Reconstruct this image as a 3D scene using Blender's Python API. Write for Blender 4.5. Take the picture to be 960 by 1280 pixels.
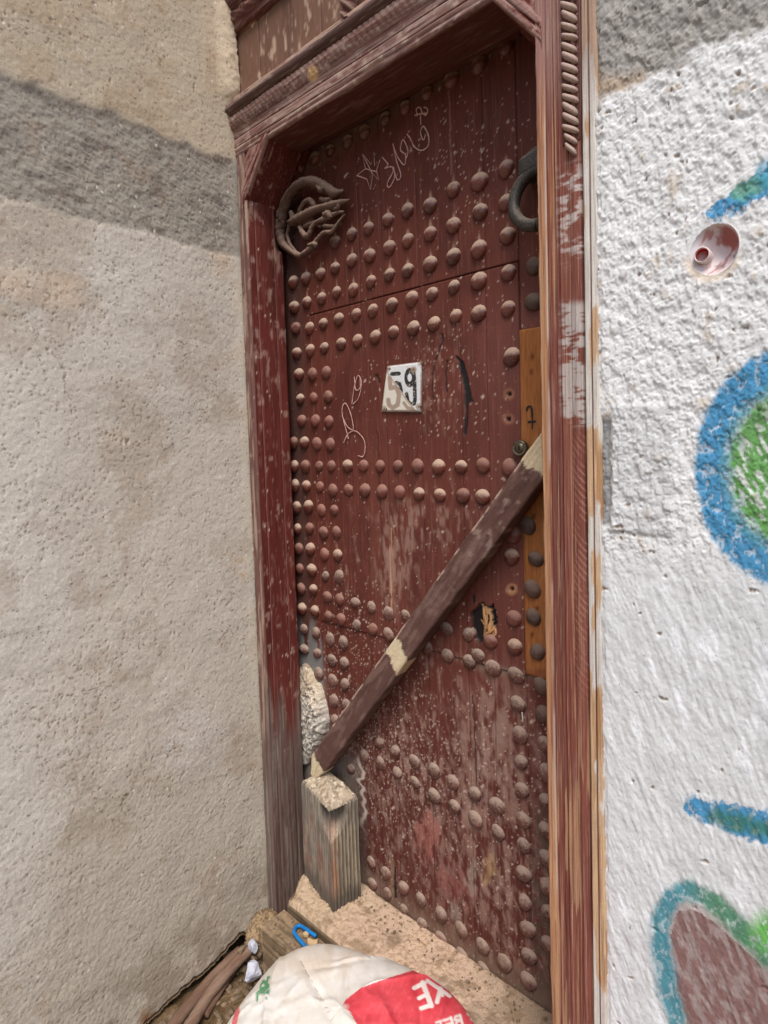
import bpy, bmesh, math, random
import numpy as np
from mathutils import Vector, Matrix
from mathutils.bvhtree import BVHTree

random.seed(7); RNG = np.random.default_rng(7)
for o in list(bpy.data.objects): bpy.data.objects.remove(o, do_unlink=True)
S = bpy.context.scene
COL = S.collection

# ------------------------------------------------------------------ camera
PF, PCX, PCY = 720.0, 480.0, 591.43           # focal length and principal point in photo pixels (960 x 1280)
YAW, PITCH, ROLL = 0.732123, -0.0512577, -0.030992
CAM = np.array([0.0, -1.15, 1.5])
_fw = np.array([-math.sin(YAW)*math.cos(PITCH), math.cos(YAW)*math.cos(PITCH), math.sin(PITCH)])
_r0 = np.array([math.cos(YAW), math.sin(YAW), 0.0]); _u0 = np.cross(_r0, _fw)
_r = math.cos(ROLL)*_r0+math.sin(ROLL)*_u0; _u = -math.sin(ROLL)*_r0+math.cos(ROLL)*_u0
cd = bpy.data.cameras.new('camera'); cam = bpy.data.objects.new('camera', cd); COL.objects.link(cam)
cd.sensor_fit = 'VERTICAL'; cd.sensor_height = 24.0; cd.lens = PF/1280*24.0
cd.shift_y = -(640-PCY)/1280; cd.clip_start = 0.01; cd.clip_end = 300
M = Matrix.Identity(4)
for i in range(3):
    M[i][0] = _r[i]; M[i][1] = _u[i]; M[i][2] = -_fw[i]; M[i][3] = CAM[i]
cam.matrix_world = M
S.camera = cam
S.render.resolution_x = 768; S.render.resolution_y = 1024

# ------------------------------------------------------------------ light
SUN_EL, SUN_AZ = math.radians(60), math.radians(140)   # azimuth clockwise from +y (the wall side); light comes over the viewer's shoulder
w = bpy.data.worlds.new('World'); S.world = w; w.use_nodes = True
nt = w.node_tree; bg = nt.nodes['Background']; sky = nt.nodes.new('ShaderNodeTexSky')
sky.sky_type = 'NISHITA'; sky.sun_disc = False; sky.sun_elevation = SUN_EL; sky.sun_rotation = SUN_AZ
sky.air_density = 1.0; sky.dust_density = 2.6; sky.ozone_density = 0.7
nt.links.new(sky.outputs[0], bg.inputs[0]); bg.inputs[1].default_value = 0.115
sd = bpy.data.lights.new('sun', 'SUN'); sd.energy = 1.5; sd.angle = math.radians(24); sd.color = (1.0, 0.97, 0.93)
sun = bpy.data.objects.new('sun', sd); COL.objects.link(sun)
_sv = Vector((math.sin(SUN_AZ)*math.cos(SUN_EL), math.cos(SUN_AZ)*math.cos(SUN_EL), math.sin(SUN_EL)))
sun.rotation_euler = _sv.to_track_quat('Z', 'Y').to_euler(); sun.location = (1, -4, 6)
S.view_settings.view_transform = 'Standard'; S.view_settings.look = 'None'
S.view_settings.exposure = 0.86; S.view_settings.gamma = 1.0; S.view_settings.use_curve_mapping = False

# ------------------------------------------------------------------ pixel <-> place
def ray(u, v):
    u = np.asarray(u, float); v = np.asarray(v, float)
    return (((u-PCX)/PF)[..., None]*_r - ((v-PCY)/PF)[..., None]*_u + _fw)
def onY(u, v, y):
    d = ray(u, v); return CAM+d*((y-CAM[1])/d[..., 1])[..., None]
def onX(u, v, x):
    d = ray(u, v); return CAM+d*((x-CAM[0])/d[..., 0])[..., None]
def onZ(u, v, z):
    d = ray(u, v); return CAM+d*((z-CAM[2])/d[..., 2])[..., None]
def proj(P):
    d = P-CAM; q = np.maximum(d@_fw, 1e-3)
    return PCX+PF*(d@_r)/q, PCY-PF*(d@_u)/q

# ------------------------------------------------------------------ numpy noise
def _h(ix, iy, s):
    n = (ix.astype(np.int64)*374761393+iy.astype(np.int64)*668265263+s*974634777) & 0xffffffff
    n = ((n ^ (n >> 13))*1274126177) & 0xffffffff
    n = ((n ^ (n >> 16))*2246822519) & 0xffffffff
    return ((n ^ (n >> 15)) & 0xffffff)/float(0x1000000)
def vn(x, y, s=0):
    ix = np.floor(x); iy = np.floor(y); fx = x-ix; fy = y-iy
    fx = fx*fx*fx*(fx*(fx*6-15)+10); fy = fy*fy*fy*(fy*(fy*6-15)+10)
    a = _h(ix, iy, s); b = _h(ix+1, iy, s); c = _h(ix, iy+1, s); d = _h(ix+1, iy+1, s)
    return (a+(b-a)*fx)*(1-fy)+(c+(d-c)*fx)*fy
def fbm(x, y, o=4, s=0, g=0.5):
    t = 0; a = 1; n = 0
    for i in range(o):
        t = t+a*vn(x, y, s+i*17); n += a; a *= g; x = x*2.03+11.3; y = y*2.03+7.7
    return t/n
def cells(x, y, s=0):
    """distance to nearest random point and that cell's random value"""
    ix = np.floor(x); iy = np.floor(y); best = np.full(x.shape, 9.0); val = np.zeros(x.shape)
    for dx in (-1, 0, 1):
        for dy in (-1, 0, 1):
            cx = ix+dx; cy = iy+dy
            d = np.hypot(cx+_h(cx, cy, s)-x, cy+_h(cx, cy, s+1)-y)
            m = d < best; best = np.where(m, d, best); val = np.where(m, _h(cx, cy, s+2), val)
    return best, val
def ss(a, b, x):
    t = np.clip((x-a)/(b-a), 0, 1); return t*t*(3-2*t)
def mix(c, t, m):
    return c+(np.asarray(t)-c)*np.clip(m, 0, 1)[:, None]
def rgb(r, g, b):
    f = lambda v: (v/255/12.92) if v <= 10 else ((v/255+0.055)/1.055)**2.4
    return np.array([f(r), f(g), f(b)])
def seg(px, py, a, b):
    ax, ay = a; bx, by = b; dx, dy = bx-ax, by-ay
    t = np.clip(((px-ax)*dx+(py-ay)*dy)/(dx*dx+dy*dy+1e-9), 0, 1)
    return np.hypot(px-ax-t*dx, py-ay-t*dy), t
def pline(px, py, pts):
    d = np.full(px.shape, 1e9)
    for a, b in zip(pts[:-1], pts[1:]): d = np.minimum(d, seg(px, py, a, b)[0])
    return d
def inpoly(px, py, pts):
    r = np.zeros(px.shape, bool); n = len(pts)
    for i in range(n):
        x1, y1 = pts[i]; x2, y2 = pts[(i+1) % n]
        if y1 == y2: continue
        c = ((y1 > py) != (y2 > py)) & (px < (x2-x1)*(py-y1)/(y2-y1)+x1); r ^= c
    return r
def blob(px, py, cx, cy, rx, ry):
    return np.clip(1-np.hypot((px-cx)/rx, (py-cy)/ry), 0, 1)

# ------------------------------------------------------------------ mesh helpers
def link(o, parent=None):
    COL.objects.link(o)
    if parent is not None: o.parent = parent
    return o
def tag(o, label=None, cat=None, group=None, kind=None):
    if label: o['label'] = label
    if cat: o['category'] = cat
    if group: o['group'] = group
    if kind: o['kind'] = kind
    return o
def empty(name):
    o = bpy.data.objects.new(name, None); o.empty_display_size = 0.05; return link(o)
def npmesh(name, verts, faces, mat, parent=None, col=None, smooth=True):
    me = bpy.data.meshes.new(name)
    if isinstance(faces, np.ndarray):
        n = len(faces); k = faces.shape[1]
        me.vertices.add(len(verts)); me.vertices.foreach_set('co', np.ascontiguousarray(verts, np.float32).ravel())
        me.loops.add(n*k); me.loops.foreach_set('vertex_index', faces.astype(np.int32).ravel())
        me.polygons.add(n); me.polygons.foreach_set('loop_start', np.arange(0, n*k, k, dtype=np.int32))
        me.polygons.foreach_set('loop_total', np.full(n, k, np.int32))
        me.update(calc_edges=True); me.validate()
    else:
        me.from_pydata([tuple(v) for v in verts], [], faces); me.update()
    me.polygons.foreach_set('use_smooth', np.full(len(me.polygons), smooth, bool))
    if col is not None:
        a = me.color_attributes.new('Col', 'FLOAT_COLOR', 'POINT')
        c = np.ones((len(verts), 4), np.float32); c[:, :3] = np.clip(col, 0.002, 0.95); a.data.foreach_set('color', c.ravel())
    if mat: me.materials.append(mat)
    o = bpy.data.objects.new(name, me); link(o, parent)
    return o
def gridfaces(nu, nv, mask=None):
    i = np.arange(nu*nv).reshape(nv, nu)
    f = np.stack([i[:-1, :-1], i[:-1, 1:], i[1:, 1:], i[1:, :-1]], -1).reshape(-1, 4)
    if mask is not None:
        f = f[~mask[f].all(1)]
    return f
def uv(U, V):
    a, b = np.meshgrid(U, V); return a.ravel(), b.ravel()
def pad(A):
    return np.concatenate([[A[0]], A, [A[-1]]])
def padmask(nu, nv):
    m = np.zeros((nv, nu), bool); m[0] = m[-1] = True; m[:, 0] = m[:, -1] = True; return m.ravel()
def frange(a, b, st):
    return np.linspace(a, b, max(2, int(round(abs(b-a)/st))+1))
def bmobj(name, bm, mat, parent=None, smooth=False):
    me = bpy.data.meshes.new(name); bmesh.ops.recalc_face_normals(bm, faces=bm.faces); bm.to_mesh(me); bm.free()
    if smooth: me.polygons.foreach_set('use_smooth', np.ones(len(me.polygons), bool))
    if mat: me.materials.append(mat)
    return link(bpy.data.objects.new(name, me), parent)
def catmull(P, n=6):
    P = [np.array(p, float) for p in P]
    if len(P) < 3: return P
    Q = [2*P[0]-P[1]]+P+[2*P[-1]-P[-2]]; out = []
    for i in range(1, len(Q)-2):
        for k in range(n):
            t = k/n; a, b, c, d = Q[i-1:i+3]
            out.append(0.5*(2*b+(c-a)*t+(2*a-5*b+4*c-d)*t*t+(3*b-a-3*c+d)*t**3))
    out.append(P[-1]); return out
def tube_data(P, rad, n=8, smooth=6, rough=0.0, seed=0, flat=1.0):
    """tube round a smoothed path; P rows may carry radius as 4th value"""
    Q = catmull([list(p)+[r] for p, r in zip(P, rad)], smooth) if smooth else [np.array(list(p)+[r]) for p, r in zip(P, rad)]
    Q = np.array(Q); pts = Q[:, :3]; rr = Q[:, 3]
    tg = np.gradient(pts, axis=0); tg /= np.linalg.norm(tg, axis=1)[:, None]+1e-12
    nrm = np.cross(tg[0], [0, 1, 0.01]); nrm /= np.linalg.norm(nrm)
    V = []; rg = np.random.default_rng(seed)
    for i in range(len(pts)):
        nrm = nrm-tg[i]*np.dot(nrm, tg[i]); nrm /= np.linalg.norm(nrm)+1e-12; bn = np.cross(tg[i], nrm)
        for k in range(n):
            a = 2*math.pi*k/n; r = rr[i]*(1+rough*(rg.random()-0.5)*2)
            V.append(pts[i]+r*(math.cos(a)*nrm+flat*math.sin(a)*bn))
    F = []
    m = len(pts)
    for i in range(m-1):
        for k in range(n):
            F.append((i*n+k, i*n+(k+1) % n, (i+1)*n+(k+1) % n, (i+1)*n+k))
    F.append(tuple(range(n-1, -1, -1))); F.append(tuple((m-1)*n+k for k in range(n)))
    return V, F
def tubes(name, list_, mat, parent=None, n=8, smooth=6, rough=0.0, flat=1.0):
    V = []; F = []
    for j, (P, rad) in enumerate(list_):
        v, f = tube_data(P, rad, n, smooth, rough, j, flat); b = len(V); V += v; F += [tuple(i+b for i in q) for q in f]
    return npmesh(name, np.array(V), F, mat, parent)
def ribbon(name, lines, y, width, mat, parent, smooth=5, thick=0.0012):
    """strokes drawn on the plane at depth y: flat strips with a little body"""
    V = []; F = []
    for L in lines:
        W = [onY(p[0], p[1], y) for p in L]
        Q = np.array(catmull(W, smooth)) if smooth and len(W) > 2 else np.array(W)
        tg = np.gradient(Q, axis=0); tg /= np.linalg.norm(tg, axis=1)[:, None]+1e-9
        nr = np.stack([-tg[:, 2], np.zeros(len(Q)), tg[:, 0]], 1)
        wd = width*(0.75+0.5*RNG.random(len(Q)))[:, None]*0.5
        b = len(V); m = len(Q)
        for i in range(m):
            V += [Q[i]+nr[i]*wd[i], Q[i]-[0, thick, 0], Q[i]-nr[i]*wd[i]]
        for i in range(m-1):
            F += [(b+3*i, b+3*i+1, b+3*i+4, b+3*i+3), (b+3*i+1, b+3*i+2, b+3*i+5, b+3*i+4)]
    return npmesh(name, np.array(V), F, mat, parent)

# ------------------------------------------------------------------ materials
def newmat(name):
    m = bpy.data.materials.new(name); m.use_nodes = True
    return m, m.node_tree, m.node_tree.nodes['Principled BSDF']
def N(t, typ, **kw):
    n = t.nodes.new(typ)
    for k, v in kw.items(): setattr(n, k, v)
    return n
def painted(name, rough=0.85, grain=(60, 60, 60), var=0.25, bump=0.4, bscale=400, bdist=0.002, spec=0.25, speck=0.0, bstretch=(1, 1, 1), grit=0.0, gscale=900, dots=0.0, dscale=150, dcol=(0.2, 0.15, 0.11), streak=0.0, sscale=(380, 380, 5), scol=(0.40, 0.27, 0.19), slo=0.56):
    """colour from the surface's own painted layer, broken up by fine procedural grain and relief"""
    m, t, p = newmat(name); L = t.links.new
    at = N(t, 'ShaderNodeAttribute'); at.attribute_name = 'Col'
    tc = N(t, 'ShaderNodeTexCoord')
    mp = N(t, 'ShaderNodeMapping'); mp.inputs['Scale'].default_value = grain; L(tc.outputs['Object'], mp.inputs[0])
    n1 = N(t, 'ShaderNodeTexNoise'); n1.inputs['Scale'].default_value = 1; n1.inputs['Detail'].default_value = 6; n1.inputs['Roughness'].default_value = 0.65
    L(mp.outputs[0], n1.inputs['Vector'])
    mr = N(t, 'ShaderNodeMapRange'); mr.inputs[1].default_value = 0.25; mr.inputs[2].default_value = 0.75
    mr.inputs[3].default_value = 1-var; mr.inputs[4].default_value = 1+var; L(n1.outputs[0], mr.inputs[0])
    mu = N(t, 'ShaderNodeVectorMath', operation='SCALE'); L(at.outputs['Color'], mu.inputs[0]); L(mr.outputs[0], mu.inputs['Scale'])
    out = mu.outputs[0]
    mp2 = N(t, 'ShaderNodeMapping'); mp2.inputs['Scale'].default_value = bstretch; L(tc.outputs['Object'], mp2.inputs[0])
    if speck > 0:
        vo = N(t, 'ShaderNodeTexVoronoi'); vo.inputs['Scale'].default_value = 230; L(tc.outputs['Object'], vo.inputs['Vector'])
        cr = N(t, 'ShaderNodeMapRange'); cr.inputs[1].default_value = 0.08; cr.inputs[2].default_value = 0.24; cr.inputs[3].default_value = 1; cr.inputs[4].default_value = 0
        L(vo.outputs['Distance'], cr.inputs[0])
        sp = N(t, 'ShaderNodeSeparateColor'); L(vo.outputs['Color'], sp.inputs[0])
        gt = N(t, 'ShaderNodeMath', operation='LESS_THAN'); gt.inputs[1].default_value = speck; L(sp.outputs[0], gt.inputs[0])
        m2 = N(t, 'ShaderNodeMath', operation='MULTIPLY'); L(cr.outputs[0], m2.inputs[0]); L(gt.outputs[0], m2.inputs[1])
        mx = N(t, 'ShaderNodeMix', data_type='RGBA'); L(m2.outputs[0], mx.inputs['Factor']); L(out, mx.inputs['A']); mx.inputs['B'].default_value = (0.52, 0.42, 0.34, 1)
        out = mx.outputs['Result']
    if streak > 0:
        ms = N(t, 'ShaderNodeMapping'); ms.inputs['Scale'].default_value = sscale; L(tc.outputs['Object'], ms.inputs[0])
        n5 = N(t, 'ShaderNodeTexNoise'); n5.inputs['Scale'].default_value = 1; n5.inputs['Detail'].default_value = 7; n5.inputs['Roughness'].default_value = 0.68; L(ms.outputs[0], n5.inputs['Vector'])
        r5 = N(t, 'ShaderNodeMapRange'); r5.inputs[1].default_value = slo; r5.inputs[2].default_value = slo+0.10; r5.inputs[4].default_value = streak; L(n5.outputs[0], r5.inputs[0])
        m5 = N(t, 'ShaderNodeMix', data_type='RGBA'); L(r5.outputs[0], m5.inputs['Factor']); L(out, m5.inputs['A']); m5.inputs['B'].default_value = (*scol, 1); out = m5.outputs['Result']
        r6 = N(t, 'ShaderNodeMapRange'); r6.inputs[1].default_value = 0.43; r6.inputs[2].default_value = 0.36; r6.inputs[4].default_value = 0.55; L(n5.outputs[0], r6.inputs[0])
        m6 = N(t, 'ShaderNodeMix', data_type='RGBA'); L(r6.outputs[0], m6.inputs['Factor']); L(out, m6.inputs['A']); m6.inputs['B'].default_value = (0.075, 0.035, 0.03, 1); out = m6.outputs['Result']
    if grit > 0:
        ng = N(t, 'ShaderNodeTexNoise'); ng.inputs['Scale'].default_value = gscale; ng.inputs['Detail'].default_value = 3; ng.inputs['Roughness'].default_value = 0.7; L(tc.outputs['Object'], ng.inputs['Vector'])
        mg = N(t, 'ShaderNodeMapRange'); mg.inputs[1].default_value = 0.3; mg.inputs[2].default_value = 0.7; mg.inputs[3].default_value = 1-grit; mg.inputs[4].default_value = 1+grit; L(ng.outputs[0], mg.inputs[0])
        sg_ = N(t, 'ShaderNodeVectorMath', operation='SCALE'); L(out, sg_.inputs[0]); L(mg.outputs[0], sg_.inputs['Scale']); out = sg_.outputs[0]
    if dots > 0:
        nd = N(t, 'ShaderNodeTexNoise'); nd.inputs['Scale'].default_value = 60; nd.inputs['Detail'].default_value = 4; L(tc.outputs['Object'], nd.inputs['Vector'])
        ad = N(t, 'ShaderNodeVectorMath', operation='SCALE'); ad.inputs['Scale'].default_value = 0.02; L(nd.outputs['Color'], ad.inputs[0])
        a2 = N(t, 'ShaderNodeVectorMath', operation='ADD'); L(ad.outputs[0], a2.inputs[0]); L(tc.outputs['Object'], a2.inputs[1])
        vd = N(t, 'ShaderNodeTexVoronoi'); vd.inputs['Scale'].default_value = dscale; L(a2.outputs[0], vd.inputs['Vector'])
        sd_ = N(t, 'ShaderNodeSeparateColor'); L(vd.outputs['Color'], sd_.inputs[0])
        rd = N(t, 'ShaderNodeMath', operation='MULTIPLY'); rd.inputs[1].default_value = 0.42; L(sd_.outputs[1], rd.inputs[0])
        ld = N(t, 'ShaderNodeMath', operation='LESS_THAN'); L(vd.outputs['Distance'], ld.inputs[0]); L(rd.outputs[0], ld.inputs[1])
        n4 = N(t, 'ShaderNodeTexNoise'); n4.inputs['Scale'].default_value = 9; n4.inputs['Detail'].default_value = 3; L(tc.outputs['Object'], n4.inputs['Vector'])
        t4 = N(t, 'ShaderNodeMapRange'); t4.inputs[1].default_value = 0.38; t4.inputs[2].default_value = 0.72; t4.inputs[3].default_value = dots*0.25; t4.inputs[4].default_value = dots*2.2; L(n4.outputs[0], t4.inputs[0])
        l2 = N(t, 'ShaderNodeMath', operation='LESS_THAN'); L(sd_.outputs[0], l2.inputs[0]); L(t4.outputs[0], l2.inputs[1])
        l3 = N(t, 'ShaderNodeMath', operation='MULTIPLY'); L(ld.outputs[0], l3.inputs[0]); L(l2.outputs[0], l3.inputs[1])
        l4 = N(t, 'ShaderNodeMath', operation='MULTIPLY'); l4.inputs[1].default_value = 0.6; L(l3.outputs[0], l4.inputs[0])
        mxd = N(t, 'ShaderNodeMix', data_type='RGBA'); L(l4.outputs[0], mxd.inputs['Factor']); L(out, mxd.inputs['A']); mxd.inputs['B'].default_value = (*dcol, 1); out = mxd.outputs['Result']
    L(out, p.inputs['Base Color'])
    n2 = N(t, 'ShaderNodeTexNoise'); n2.inputs['Scale'].default_value = bscale; n2.inputs['Detail'].default_value = 5; n2.inputs['Roughness'].default_value = 0.6
    L(mp2.outputs[0], n2.inputs['Vector'])
    b = N(t, 'ShaderNodeBump'); b.inputs['Strength'].default_value = bump; b.inputs['Distance'].default_value = bdist
    L(n2.outputs[0], b.inputs['Height']); L(b.outputs[0], p.inputs['Normal'])
    rr = N(t, 'ShaderNodeMapRange'); rr.inputs[3].default_value = rough-0.12; rr.inputs[4].default_value = min(1, rough+0.12); L(n1.outputs[0], rr.inputs[0])
    L(rr.outputs[0], p.inputs['Roughness']); p.inputs['Specular IOR Level'].default_value = spec
    return m
def plain(name, c, rough=0.8, c2=None, scale=80, bump=0.3, bscale=300, bdist=0.002, metal=0.0, spec=0.3, stretch=(1, 1, 1)):
    m, t, p = newmat(name); L = t.links.new
    tc = N(t, 'ShaderNodeTexCoord'); mp = N(t, 'ShaderNodeMapping'); mp.inputs['Scale'].default_value = stretch; L(tc.outputs['Object'], mp.inputs[0])
    n1 = N(t, 'ShaderNodeTexNoise'); n1.inputs['Scale'].default_value = scale; n1.inputs['Detail'].default_value = 6; n1.inputs['Roughness'].default_value = 0.65; L(mp.outputs[0], n1.inputs['Vector'])
    mr = N(t, 'ShaderNodeMapRange'); mr.inputs[1].default_value = 0.35; mr.inputs[2].default_value = 0.65; L(n1.outputs[0], mr.inputs[0])
    mx = N(t, 'ShaderNodeMix', data_type='RGBA'); L(mr.outputs[0], mx.inputs['Factor'])
    c = np.asarray(c); c2 = c*0.65 if c2 is None else np.asarray(c2)
    mx.inputs['A'].default_value = (*c, 1); mx.inputs['B'].default_value = (*c2, 1); L(mx.outputs['Result'], p.inputs['Base Color'])
    n2 = N(t, 'ShaderNodeTexNoise'); n2.inputs['Scale'].default_value = bscale; n2.inputs['Detail'].default_value = 5; L(mp.outputs[0], n2.inputs['Vector'])
    b = N(t, 'ShaderNodeBump'); b.inputs['Strength'].default_value = bump; b.inputs['Distance'].default_value = bdist; L(n2.outputs[0], b.inputs['Height']); L(b.outputs[0], p.inputs['Normal'])
    p.inputs['Roughness'].default_value = rough; p.inputs['Metallic'].default_value = metal; p.inputs['Specular IOR Level'].default_value = spec
    return m
def dusty(name, base, dust, lo, hi, rough=0.55, amount=1.0, scale=90, dust2=None, nz=1.0, fleck=0.35):
    """paint or metal with dust lying on whatever faces up"""
    m, t, p = newmat(name); L = t.links.new
    ge = N(t, 'ShaderNodeNewGeometry'); sx = N(t, 'ShaderNodeSeparateXYZ'); L(ge.outputs['Normal'], sx.inputs[0])
    tc = N(t, 'ShaderNodeTexCoord'); n1 = N(t, 'ShaderNodeTexNoise'); n1.inputs['Scale'].default_value = scale; n1.inputs['Detail'].default_value = 6; n1.inputs['Roughness'].default_value = 0.7
    L(ge.outputs['Position'], n1.inputs['Vector'])
    ma = N(t, 'ShaderNodeMath', operation='MULTIPLY_ADD'); ma.inputs[1].default_value = nz; L(n1.outputs[0], ma.inputs[0]); L(sx.outputs[2], ma.inputs[2])
    mr = N(t, 'ShaderNodeMapRange'); mr.inputs[1].default_value = lo+0.5*nz; mr.inputs[2].default_value = hi+0.5*nz; mr.inputs[4].default_value = amount; L(ma.outputs[0], mr.inputs[0])
    oi = N(t, 'ShaderNodeObjectInfo'); vr = N(t, 'ShaderNodeMapRange'); vr.inputs[3].default_value = 0.7; vr.inputs[4].default_value = 1.3; L(oi.outputs['Random'], vr.inputs[0])
    vs = N(t, 'ShaderNodeVectorMath', operation='SCALE'); vs.inputs[0].default_value = tuple(base); L(vr.outputs[0], vs.inputs['Scale'])
    mx = N(t, 'ShaderNodeMix', data_type='RGBA'); L(mr.outputs[0], mx.inputs['Factor']); L(vs.outputs[0], mx.inputs['A']); mx.inputs['B'].default_value = (*dust, 1)
    n3 = N(t, 'ShaderNodeTexNoise'); n3.inputs['Scale'].default_value = 420; n3.inputs['Detail'].default_value = 4; L(ge.outputs['Position'], n3.inputs['Vector'])
    m3 = N(t, 'ShaderNodeMapRange'); m3.inputs[1].default_value = 0.56; m3.inputs[2].default_value = 0.64; m3.inputs[4].default_value = fleck; L(n3.outputs[0], m3.inputs[0])
    mx2 = N(t, 'ShaderNodeMix', data_type='RGBA'); L(m3.outputs[0], mx2.inputs['Factor']); L(mx.outputs['Result'], mx2.inputs['A'])
    mx2.inputs['B'].default_value = (*(dust if dust2 is None else dust2), 1); L(mx2.outputs['Result'], p.inputs['Base Color'])
    b = N(t, 'ShaderNodeBump'); b.inputs['Strength'].default_value = 0.5; b.inputs['Distance'].default_value = 0.0015; L(n1.outputs[0], b.inputs['Height']); L(b.outputs[0], p.inputs['Normal'])
    r2 = N(t, 'ShaderNodeMapRange'); r2.inputs[3].default_value = rough; r2.inputs[4].default_value = 0.95; L(mr.outputs[0], r2.inputs[0]); L(r2.outputs[0], p.inputs['Roughness'])
    p.inputs['Specular IOR Level'].default_value = 0.5
    return m

M_PLAS = painted('tan_plaster', 0.95, (200, 200, 200), 0.14, 0.35, 420, 0.0016, 0.1, grit=0.16, gscale=330, dots=0.15, dscale=150, dcol=(0.16, 0.125, 0.095))
M_WHITE = painted('whitewash', 0.9, (160, 160, 110), 0.07, 0.45, 300, 0.0018, 0.15, bstretch=(1, 1, 0.6), grit=0.06, gscale=480, dots=0.06, dscale=200, dcol=(0.38, 0.34, 0.30))
M_DOOR = painted('door_paint', 0.62, (260, 260, 12), 0.13, 0.35, 260, 0.0016, 0.3, speck=0.035, bstretch=(1, 1, 0.25), grit=0.12, gscale=380)
M_FRAME = painted('frame_paint', 0.72, (420, 420, 14), 0.25, 0.6, 420, 0.0018, 0.22, bstretch=(1, 1, 0.05))
M_FRAMER = painted('frame_paint_worn', 0.82, (420, 420, 14), 0.25, 0.6, 420, 0.0018, 0.15, bstretch=(1, 1, 0.05), streak=0.6, sscale=(330, 330, 6), scol=(0.42, 0.28, 0.21), slo=0.55, grit=0.1, gscale=400)
M_LINT = painted('lintel_paint', 0.85, (14, 420, 420), 0.25, 0.6, 420, 0.0018, 0.15, bstretch=(0.05, 1, 1), streak=0.45, sscale=(9, 300, 300), scol=(0.36, 0.26, 0.22), slo=0.55, grit=0.1, gscale=400)
M_BAR = painted('brace_wood', 0.8, (200, 200, 200), 0.2, 0.5, 350, 0.0015, 0.2)
M_STUMP = painted('stump_wood', 0.9, (220, 220, 30), 0.3, 0.6, 400, 0.002, 0.1, bstretch=(1, 1, 0.1))
M_SAND = painted('sandy_rubble', 1.0, (230, 230, 230), 0.25, 0.8, 420, 0.003, 0.05, grit=0.28, gscale=700, dots=0.2, dscale=260)
M_SACK = painted('woven_plastic', 0.6, (90, 90, 90), 0.06, 0.25, 700, 0.001, 0.35)
M_PLATE = painted('enamel_plate', 0.35, (120, 120, 120), 0.06, 0.15, 300, 0.0008, 0.5)
M_MORTAR = painted('mortar_lump', 0.95, (140, 140, 140), 0.3, 0.9, 260, 0.004, 0.1, grit=0.25, gscale=500, dots=0.2, dscale=200)
M_PIPE = painted('pipe_plastic', 0.5, (60, 60, 60), 0.05, 0.1, 200, 0.001, 0.4)
M_GROUND = painted('dirt', 1.0, (60, 60, 60), 0.35, 1.0, 120, 0.01, 0.05)
M_STUD_D = dusty('stud_dusty', rgb(92, 45, 36), rgb(186, 160, 138), 0.02, 0.42, 0.32, 0.80, 80, nz=0.8, fleck=0.2)
M_STUD_M = dusty('stud_worn', rgb(100, 54, 45), rgb(150, 112, 96), -0.05, 0.55, 0.34, 0.7, 90, nz=0.8, fleck=0.3)
M_STUD_G = dusty('stud_caked', rgb(88, 50, 42), rgb(156, 136, 120), -0.1, 0.55, 0.55, 0.8, 130, nz=1.9, fleck=0.7)
M_STUD_I = dusty('stud_iron', rgb(76, 56, 47), rgb(118, 96, 82), -0.1, 0.6, 0.5, 0.8)
M_IRON = dusty('iron_ring', rgb(46, 42, 37), rgb(140, 126, 106), 0.15, 0.95, 0.5)
M_KNOCK = dusty('knocker_bronze', rgb(84, 58, 46), rgb(162, 134, 114), -0.25, 0.6, 0.55, 0.85, 140, nz=1.3)
M_CHALK = plain('chalk', rgb(214, 176, 166), 0.95, rgb(170, 120, 108), 300)
M_INK = plain('marker_ink', (0.02, 0.018, 0.016), 0.6)
M_DARK = plain('dark_void', (0.012, 0.010, 0.009), 0.9)
M_OCHRE = plain('patch_pine', rgb(158, 100, 56), 0.6, rgb(128, 78, 42), 10, 0.3, 60, 0.001, stretch=(8, 8, 0.6))
M_BRASS = plain('lock_metal', rgb(120, 110, 92), 0.35, rgb(80, 70, 56), 60, 0.2, 200, 0.001, metal=0.7)
M_BLUE = plain('blue_plastic', rgb(22, 122, 190), 0.4, rgb(16, 100, 165), 60, 0.1)
M_WOODG = plain('grey_timber', rgb(128, 110, 90), 0.9, rgb(84, 70, 56), 6, 0.8, 30, 0.003, stretch=(1.2, 14, 14))
M_POLE = plain('pole_bark', rgb(98, 70, 56), 0.85, rgb(128, 104, 86), 9, 0.6, 60, 0.003, stretch=(6, 1, 6))
M_POLE2 = plain('pole_bare', rgb(138, 116, 98), 0.85, rgb(106, 76, 62), 7, 0.6, 60, 0.003, stretch=(6, 1, 6))
M_PAPER = plain('paper', rgb(200, 202, 212), 0.8, rgb(176, 178, 192), 30)
M_CHIP = plain('stone_chip', rgb(196, 170, 130), 0.9, rgb(170, 142, 106), 60)
M_STONE = plain('rubble_stone', rgb(136, 116, 94), 0.95, rgb(92, 78, 62), 30, 0.6, 120)
M_SPLINT = plain('splintered_wood', rgb(196, 150, 104), 0.9, rgb(140, 98, 64), 20, 0.5, 100, stretch=(8, 8, 1))
M_SCREW = plain('rusty_screw', rgb(110, 92, 76), 0.6, rgb(78, 60, 46), 200, metal=0.4)
M_ROPE = painted('rope_carving', 0.8, (300, 300, 300), 0.22, 0.5, 420, 0.0015, 0.2)

# ------------------------------------------------------------------ key places (metres)
XJ = -1.394          # inner face of the left jamb
XR = -0.501          # inner edge of the right jamb
XW = -0.389          # where the right wall starts
XL = -1.437          # face of the left wall
FY = -0.146          # front of the frame
ZS = 2.335           # soffit of the lintel
ZB = 0.18            # door bottom

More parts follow.
